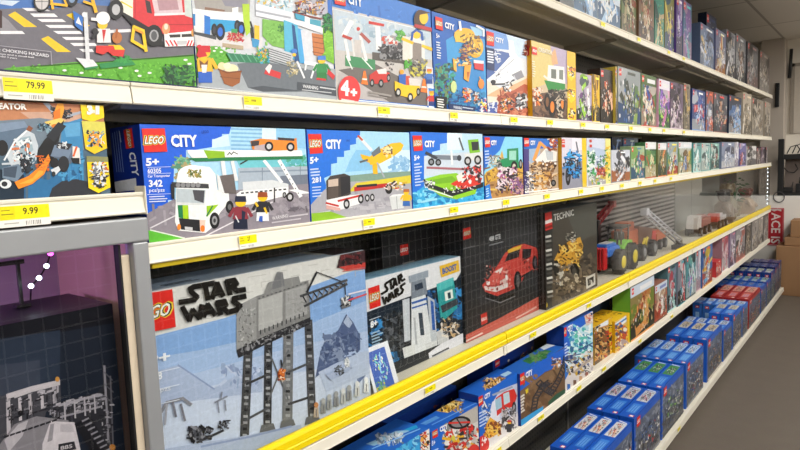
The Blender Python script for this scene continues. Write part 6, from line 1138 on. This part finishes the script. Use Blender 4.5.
# back boards behind the models
sb = empty('slat_board', (-1.285, 3.9, dz), 0, 'ribbed grey slat board behind the blue tractor and toy cranes', 'back board')
wpart(sb, MB().box((-1.296, 2.96, dz), (-1.2905, 4.9, dz+.44)), 'board', mat('slat_back', '#4a4442', .7))
m = MB()
for k in range(15): m.box((-1.29, 2.96, dz+.012+k*.029), (-1.278, 4.9, dz+.026+k*.029), .003)
wpart(sb, m, 'slats', mat('slat_grey', '#a39c9a', .55, 0, .12, 14))
gb = settle(MB().box((-1.296, 4.95, dz), (-1.284, 6.5, dz+.44), .002).build('grey_board', mat('board_grey', '#8d8f8a', .5, 0, .08, 6))); tag(gb, 'plain pale grey board behind the white and rose toy truck', 'back board')
# lamp dots at the far end
ls = empty('led_strip', (-.995, 7.33, H-.56), 0, 'vertical strip of small bright white lights at the far end of the display', 'light strip')
wpart(ls, MB().box((-1.000, 7.325, H-.56), (-.997, 7.337, H-.16)), 'strip', mat('strip_white', '#d8d8d4', .5))
led = mat_emit('led_white', '#eaf4ff', 6)
for k in range(10): wpart(ls, MB().ball((-.995, 7.331, H-.54+k*.041), .006, 8, 6), 'bulb', led)

# ---- grey glass case at the far left -------------------------------------
gc = empty('glass_case', (-1.13, -.1, 0), 0, 'grey framed glass display case at the far left, lit violet inside', 'display case')
beige = mat('case_liner', '#c9ab94', .6, 0, .04, 5)
zt_, fx = H-.066, -.958
wpart(gc, MB().box((fx-.03, -.715, zt_-.040), (fx, .507, zt_), .003), 'top_rail', greyf)
wpart(gc, MB().box((fx-.03, .478, .06), (fx, .505, zt_-.0405), .003), 'post', greyf)
wpart(gc, MB().box((fx-.03, -.715, .06), (fx, .477, .10), .003), 'bottom_rail', greyf)
wpart(gc, MB().box((-1.285, .498, .06), (fx-.032, .503, zt_-.002)), 'side_wall', mat('case_liner_b', '#8a8078', .7))
wpart(gc, MB().box((-1.285, .484, .10), (fx-.0305, .497, zt_-.01)), 'side_liner', beige)
wpart(gc, MB().box((fx-.029, .459, .101), (fx-.012, .4625, zt_-.042)), 'gasket', darkgap)
wpart(gc, MB().box((fx-.030, .463, .101), (fx-.014, .4775, zt_-.06), .002), 'jamb', mat('jamb_cream', '#d8c8b0', .5))
wpart(gc, MB().box((-1.294, -.715, .10), (-1.286, .497, zt_-.005)), 'back_liner', mat('case_back', '#c5b5cc', .7, 0, .05, 4))
wpart(gc, MB().box((-1.285, -.715, zt_-.010), (fx-.031, .483, zt_-.002)), 'ceiling_liner', beige)
CF = H-.66
wpart(gc, MB().box((-1.285, -.715, CF-.02), (fx-.031, .483, CF), .002), 'glass_shelf', mat('case_shelf', '#8a8688', .5))
wpart(gc, MB().box((-.985, -.71, .101), (-.981, .4585, zt_-.041)), 'glass_pane', mat_glass('case_glass', '#f4f2f4', 1.0))
XC = -1.008; pr = onx(118, 360, XC); ptop = onx(114, 303, XC)
def case_box():
    y1 = pr.y; zt = ptop.z
    r, f = toy_box('D', XC, y1-.50, y1, zt, .17, {'all': '#1c2028', 'top': '#23242c', 'left': '#14161c'}, 'large dark boxed set with grey mechanical picture inside the glass case', CF+.001, group='boxed sets behind the clear guards')
    f.bg('#1e2834').P('-40,350 130,320 130,300 -40,320', '#14181f').P('-40,345 60,330 60,400 -40,420', '#2c3a4a').P('-40,370 40,360 40,420 -40,430', '#3f4a58').P('-40,330 0,326 0,352 -40,360', '#232d3a')
    f.P('-20,402 8,394 32,386 60,380 61,402 46,412 40,440 0,446', '#4a4d52').P('6,394 32,386 60,379.5 60,385 32,392 7,401', '#d3d4d3').P('6,402 10,400 11,440 7,442', '#c9cacb').P('18,398 21,397 22,420 19,421', '#d5d6d6').P('28,394 31,393 32,414 29,415', '#c5c6c7').P('40,391 43,390 44,408 41,409', '#d0d1d2').P('52,387 56,386 57,402 53,404', '#b5b7b9')
    f.G(911, 8, 398, 58, 420, 60, '#1f2125 #2c2f34 #8a8d90 #b9bbbd #26282c', 3.4, -.28)
    f.P('46,408 70,400 98,392 106,378 112,382 113,452 100,452 94,424 62,430', '#303338').G(912, 50, 404, 106, 418, 110, '#17191d #7a7d82 #a9acb0 #3a3d42 #c5c7c9', 3.4, -.26).P('58,404 100,393 101,395.4 58,406.6', '#b0b3b6').P('60,416 102,405 102,407 60,418', '#a5a8ab')
    for x in (64, 74, 84, 94): f.L([(x, 402-(x-64)*.24), (x+1, 420-(x-64)*.24)], 1.6, '#c0c2c4')
    f.L('104,366 108,442', 2.2, '#9a9da2').L('110,376 113,452', 1.5, '#6a6d72').L('104,372 112,380', 1, '#6a6d72').L('104,384 113,392', 1, '#6a6d72').L('105,396 113,404', 1, '#6a6d72').G(913, 101, 400, 112, 446, 40, '#17191d #9a9da2 #c9cbcc #4a4d52', 2.2)
    f.P('-6,452 14,424 36,416 68,420 76,456 0,474', '#8f9193').P('4,440 18,424 28,420 22,436 8,452', '#c5c7c8').P('42,444 50,421 74,422 82,458 42,462', '#e0e1e0').P('50,424 54,423 52,440 47,442', '#a5a7a8').P('60,424 72,424 74,432 60,432', '#c9cacb').P('58,444 74,441 76,449 58,452', '#26282c').T('885', (60, 450), (72, 447.6), (60, 446), '#d8d9d8', .02)
    f.P('74,424 90,416 114,458 98,464', '#202226')
    for k in range(9): f.L([(82+k*3, 421+k*4.4), (88+k*3, 418+k*4.4)], 1.7, '#9a9da2')
    for k in range(9): f.L([(4+k*6, 437-k*2), (8+k*6, 435.5-k*2)], 1.8, '#26282c')
    f.E(57, 379, 2.2, 2.6, '#d8a048').E(112, 447, 3, 3, '#c88a3a').E(20, 413, 2.4, 3, '#1a1c20')
    f.build(r)
case_box()
# fairy lights and violet lamp in the case
fl = empty('fairy_lights', (-1.2, .2, H-.2), 0, 'string of tiny white and pink fairy lights inside the glass case', 'fairy lights')
pts = [onx(x, y, -1.10) for x, y in ((54, 246), (50.5, 253.5), (46.5, 266), (39, 278), (31, 286), (30.5, 300))]
wpart(fl, MB().tube(pts, .0015, 6), 'wire', black)
pink = mat_emit('led_pink', '#ff4adf', 9); cyanw = mat_emit('led_cool', '#dff6ff', 9)
for i, (p, mm) in enumerate(zip(pts[1:5], (pink, cyanw, cyanw, cyanw))): wpart(fl, MB().ball(p, .0042, 10, 8), 'bulb', mm)
pt = empty('lamp_post', (-1.12, pts[4].y, ptop.z+.001), 0, 'thin dark toy lamp post hung with fairy lights inside the glass case', 'toy model')
wpart(pt, MB().box((-1.124, pts[4].y-.012, ptop.z+.001), (-1.118, pts[4].y-.007, H-.13)).box((-1.124, pts[4].y-.06, H-.135), (-1.118, pts[4].y-.0, H-.128)), 'pole', black)
wpart(pt, MB().box((-1.13, pts[4].y-.02, ptop.z+.0012), (-1.112, pts[4].y+.002, ptop.z+.006), .001), 'foot', black)
vl = empty('violet_lamp', (-1.255, -.02, zt_-.03), 0, 'violet tube lamp under the top of the glass case', 'lamp')
wpart(vl, MB().tube([(-1.255, -.28, zt_-.022), (-1.255, .16, zt_-.022)], .006, 10), 'tube', mat_emit('violet_glow', '#b84aff', 10))
def area_light(name, loc, sx, sy, power, col, rot=(0, 0, 0), parent=None):
    ld = bpy.data.lights.new(name, 'AREA'); ld.shape = 'RECTANGLE'; ld.size = sx; ld.size_y = sy; ld.energy = power; ld.color = col
    o = bpy.data.objects.new(name, ld); COL.objects.link(o); o.location = loc; o.rotation_euler = rot
    if parent: o.parent = parent; o.location = Vector(loc)-parent.location
    return o
pl_ = bpy.data.lights.new('violet_light', 'POINT'); pl_.energy = 2.8; pl_.color = (.68, .38, 1); pl_.shadow_soft_size = .05
po = bpy.data.objects.new('violet_light', pl_); COL.objects.link(po); po.parent = vl; po.location = (.03, .06, -.02)

# ---- end of the aisle ------------------------------------------------------
card = mat('cardboard', '#9a7450', .75, 0, .06, 8)
def carton(x0, x1, y0, y1, z0, z1, label):
    r = empty('cardboard_box', ((x0+x1)/2, (y0+y1)/2, z0), 0, label, 'cardboard box', 'cardboard boxes at the end of the aisle')
    wpart(r, MB().box((x0, y0, z0), (x1, y1, z1), .004), 'carton', card)
    for xx in ((x0+x1)/2,): wpart(r, MB().box((xx-.025, y0-.0006, max(z0, z1-.10)), (xx+.025, y1, z1+.0006)), 'packing_tape', mat('packing_tape', '#b08a5c', .3))
carton(-.92, -.36, 7.44, 7.79, .001, .53, 'large brown cardboard box on the floor at the end of the aisle')
carton(-.85, -.30, 7.47, 7.785, .535, .62, 'flat brown cardboard box lying on the large floor box')
carton(-.80, -.22, 7.50, 7.78, .625, .80, 'brown cardboard box topmost of the pile under the white half wall')
# red sign, letters turned to read downwards
s0 = ony(768, 208, 7.7915); s1 = ony(783.4, 246, 7.7915)
sg = empty('wall_sign', ((s0.x+s1.x)/2, 7.7945, s1.z), 0, 'red sign with white sideways lettering on the white half wall', 'sign')
wpart(sg, MB().box((s0.x, 7.7855, s1.z), (s1.x, 7.7980, s0.z), .004), 'board', mat('sign_red', '#b3202c', .35))
w_, h_ = s1.x-s0.x, s0.z-s1.z
q = Print((s0.x, 7.7855, s1.z), (1, 0, 0), (0, 0, 1), w_, h_, uv=True)
q.T('ACE IS', (.22, .88), (.22, .06), (.80, .88), '#e8dcd8', .02).L([(.2, .97), (.4, .94), (.6, .97), (.82, .94)], .05, '#d8ccc8')
for a, b in (((.05, .02), (.05, .98)), ((.95, .02), (.95, .98)), ((.05, .02), (.95, .02)), ((.05, .98), (.95, .98))): q.L([a, b], .02, '#d89a9c')
q.build(sg, 'lettering')
# black equipment shelf above the half wall
e0 = ony(775.5, 141, 7.805); e1 = ony(800, 194, 7.805); zb2 = H-.489; zt2 = e0.z
es = empty('equipment_shelf', (-.6, 7.905, zb2), 0, 'black equipment shelf standing on the white half wall', 'shelf unit')
bx0 = e0.x+.02
wpart(es, MB().box((bx0, 7.850, zb2), (bx0+.055, 7.905, zt2+.02), .003), 'post', black)
wpart(es, MB().box((bx0+.056, 7.850, zb2), (-.2, 7.955, zb2+.035), .003), 'base_board', black)
zmid = ony(790, 156, 7.845).z
wpart(es, MB().box((bx0+.056, 7.850, zmid-.035), (-.2, 7.995, zmid+.02), .003), 'top_board', black)
wpart(es, MB().box((bx0+.056, 7.975, zb2+.036), (-.2, 7.990, zmid-.036)), 'back_board', mat('equipment_back', '#6f635c', .7))
cbz = zmid+.021
ct = MB(); rd = random.Random(5)
for k in range(7):
    x = bx0+.08+k*.05; ct.tube([(x, 7.885, cbz+.006), (x+.03, 7.905, cbz+rd.uniform(.04, .10)), (x+.09, 7.895, cbz+rd.uniform(.03, .12)), (x+.14, 7.885, cbz+.006)], .006, 6)
o = settle(ct.build('cable_tangle', black)); tag(o, 'tangle of black cables lying on the black equipment shelf', 'cables')
rx = bx0+.19; wk = empty('walkie_talkie', (rx, 7.895, zb2+.036), 0, 'black handheld radio with aerial standing on the black equipment shelf', 'radio')
wpart(wk, MB().box((rx-.022, 7.875, zb2+.036), (rx+.022, 7.910, zb2+.13), .006), 'body', black)
wpart(wk, MB().tube([(rx+.012, 7.895, zb2+.128), (rx+.012, 7.895, zb2+.20)], [.007, .005], 8), 'aerial', black)
rb = empty('router', (rx-.10, 7.895, zb2+.036), 0, 'small black device box beside the handheld radio', 'device')
wpart(rb, MB().box((rx-.145, 7.865, zb2+.036), (rx-.05, 7.925, zb2+.09), .006), 'case', black); wpart(rb, MB().tube([(rx-.06, 7.915, zb2+.09), (rx-.05, 7.915, zb2+.15)], .004, 6), 'aerial', black)
cp = [ony(x, y, 7.845) for x, y in ((783, 168), (787, 172), (793, 173), (797, 169), (794, 164))]
o = settle(MB().tube([(p.x, 7.930, p.z) for p in cp], .006, 6).build('loose_cable', black)); tag(o, 'thin black cable drooping across the back of the equipment shelf', 'cable')
rg = [ony(779+5.5*math.cos(a), 197+5.2*math.sin(a), 7.7955) for a in [2*PI*k/18 for k in range(19)]]
o = settle(MB().tube(rg, .0045, 6).build('wire_loop', mat('wire_grey', '#4a4648', .5))); tag(o, 'loop of thin grey wire hanging on the white half wall above the red sign', 'wire')
# handle and closer arm
h0 = ony(777.6, 83, 7.99); h1 = ony(777.6, 107, 7.99)
o = settle(MB().box((h0.x-.02, 7.975, h1.z), (h0.x+.02, 7.998, h0.z), .006).build('wall_bracket', black)); tag(o, 'upright black bar fixed on the beige pilaster', 'bracket')
h0 = ony(791.5, 49, 8.15); h1 = ony(789.5, 78, 8.15)
o = settle(MB().tube([(h0.x, 8.145, h0.z), (h1.x, 8.145, h1.z)], .017, 8).build('hanging_strap', black)); tag(o, 'thin black bar hanging near the ceiling right of the pilaster', 'bar')

# ---- mirrored in the clear guards: the wire grid and added dark backdrops --------------------
gw = empty('gridwall_panel', (.80, .8, .05), 0, 'white wire grid panel across the aisle, its mesh mirrored in the clear guards', 'wire grid')
m = MB(); white_w = mat('white_wire', '#f4f2ee', .4); P_ = .0762
ny = int(7.1/P_); nz = int(1.9/P_)
for k in range(ny): y = -1.4+k*P_; m.box((.797, y-.003, .06), (.803, y+.003, .06+nz*P_))
for k in range(nz): z = .06+k*P_; m.box((.7905, -1.42, z-.003), (.7965, -1.4+ny*P_, z+.003))
wpart(gw, m, 'wire_mesh', white_w)
fr = MB()
for y in (-1.42, -1.4+ny*P_): fr.tube([(.80, y, .05), (.80, y, .06+nz*P_)], .012, 8)
wpart(gw, fr, 'frame', white_w)

ob = empty('dark_backdrop', (.88, .9, 0), 0, 'dark panelled fixture across the aisle behind the white wire grid', 'reflection backdrop')  # unseen dark panel, added so the mirrored grid lines stand out
wpart(ob, MB().box((.87, -1.5, .05), (.90, 7.65, 1.5)), 'panel', mat('dark_panel', '#242220', .7))
wpart(ob, MB().box((.86, -1.5, 0), (.98, 7.65, .049)), 'plinth', black)

oc = empty('dark_backdrop', (2.4, 8.05, 0), 0, 'dark slatted fixture along the far wall beyond the end of the next aisle', 'reflection backdrop')  # unseen, added to darken the far reflections and line them with slats
wpart(oc, MB().box((.99, 8.10, .05), (4.2, 8.14, 1.75)).box((.99, 8.0, 0), (4.2, 8.14, .049)), 'panel', mat('dark_panel', '#242220', .7))
m = MB()
for k in range(15): m.box((.99, 8.085, .2+k*.1), (4.2, 8.0995, .235+k*.1))
wpart(oc, m, 'slats', mat('pale_slat', '#b5afa8', .6))

# ---- light -----------------------------------------------------------------
DIFF = mat_emit('light_diffuser', '#fff8ea', 3.0)
warm = (1.0, .985, .955)
WH = ('behind the camera', 'above the camera', 'just ahead of the camera', 'further ahead', 'near the far wall')
for i, (x, y) in enumerate([(.55, yy) for yy in (-.6, 1.2, 3.0, 4.9, 6.8)]+[(xx, yy) for xx in (2.4, 5.2, 8.0) for yy in (-.6, 1.2, 3.0, 4.9, 6.8)]):
    r = empty('ceiling_light', (x, y, CEIL-.035), 0, f'flat white ceiling light panel over the {("toy aisle", "next aisle", "third aisle", "far aisle")[i//5]}, {WH[i % 5]}', 'ceiling light', 'ceiling light panels')
    wpart(r, MB().box((x-.31, y-.61, CEIL-.034), (x-.29, y+.61, CEIL-.002)).box((x+.29, y-.61, CEIL-.034), (x+.31, y+.61, CEIL-.002)).box((x-.29, y-.61, CEIL-.034), (x+.29, y-.59, CEIL-.002)).box((x-.29, y+.59, CEIL-.034), (x+.29, y+.61, CEIL-.002)), 'frame', mat('light_frame', '#e8e8e4', .4))
    wpart(r, MB().box((x-.289, y-.589, CEIL-.020), (x+.289, y+.589, CEIL-.012)), 'diffuser', DIFF)
    area_light('panel_light', (x, y, CEIL-.04), .56, 1.16, LP[i//5]*LY[i % 5], warm, (0, 0, 0), r)
w = bpy.data.worlds.new('world'); SC.world = w; w.use_nodes = True
w.node_tree.nodes['Background'].inputs[0].default_value = (.9, .92, 1, 1); w.node_tree.nodes['Background'].inputs[1].default_value = .35
SC.view_settings.view_transform = 'Standard'; SC.view_settings.look = 'None'; SC.view_settings.exposure = EXPO; SC.view_settings.gamma = 1; SC.view_settings.use_curve_mapping = False
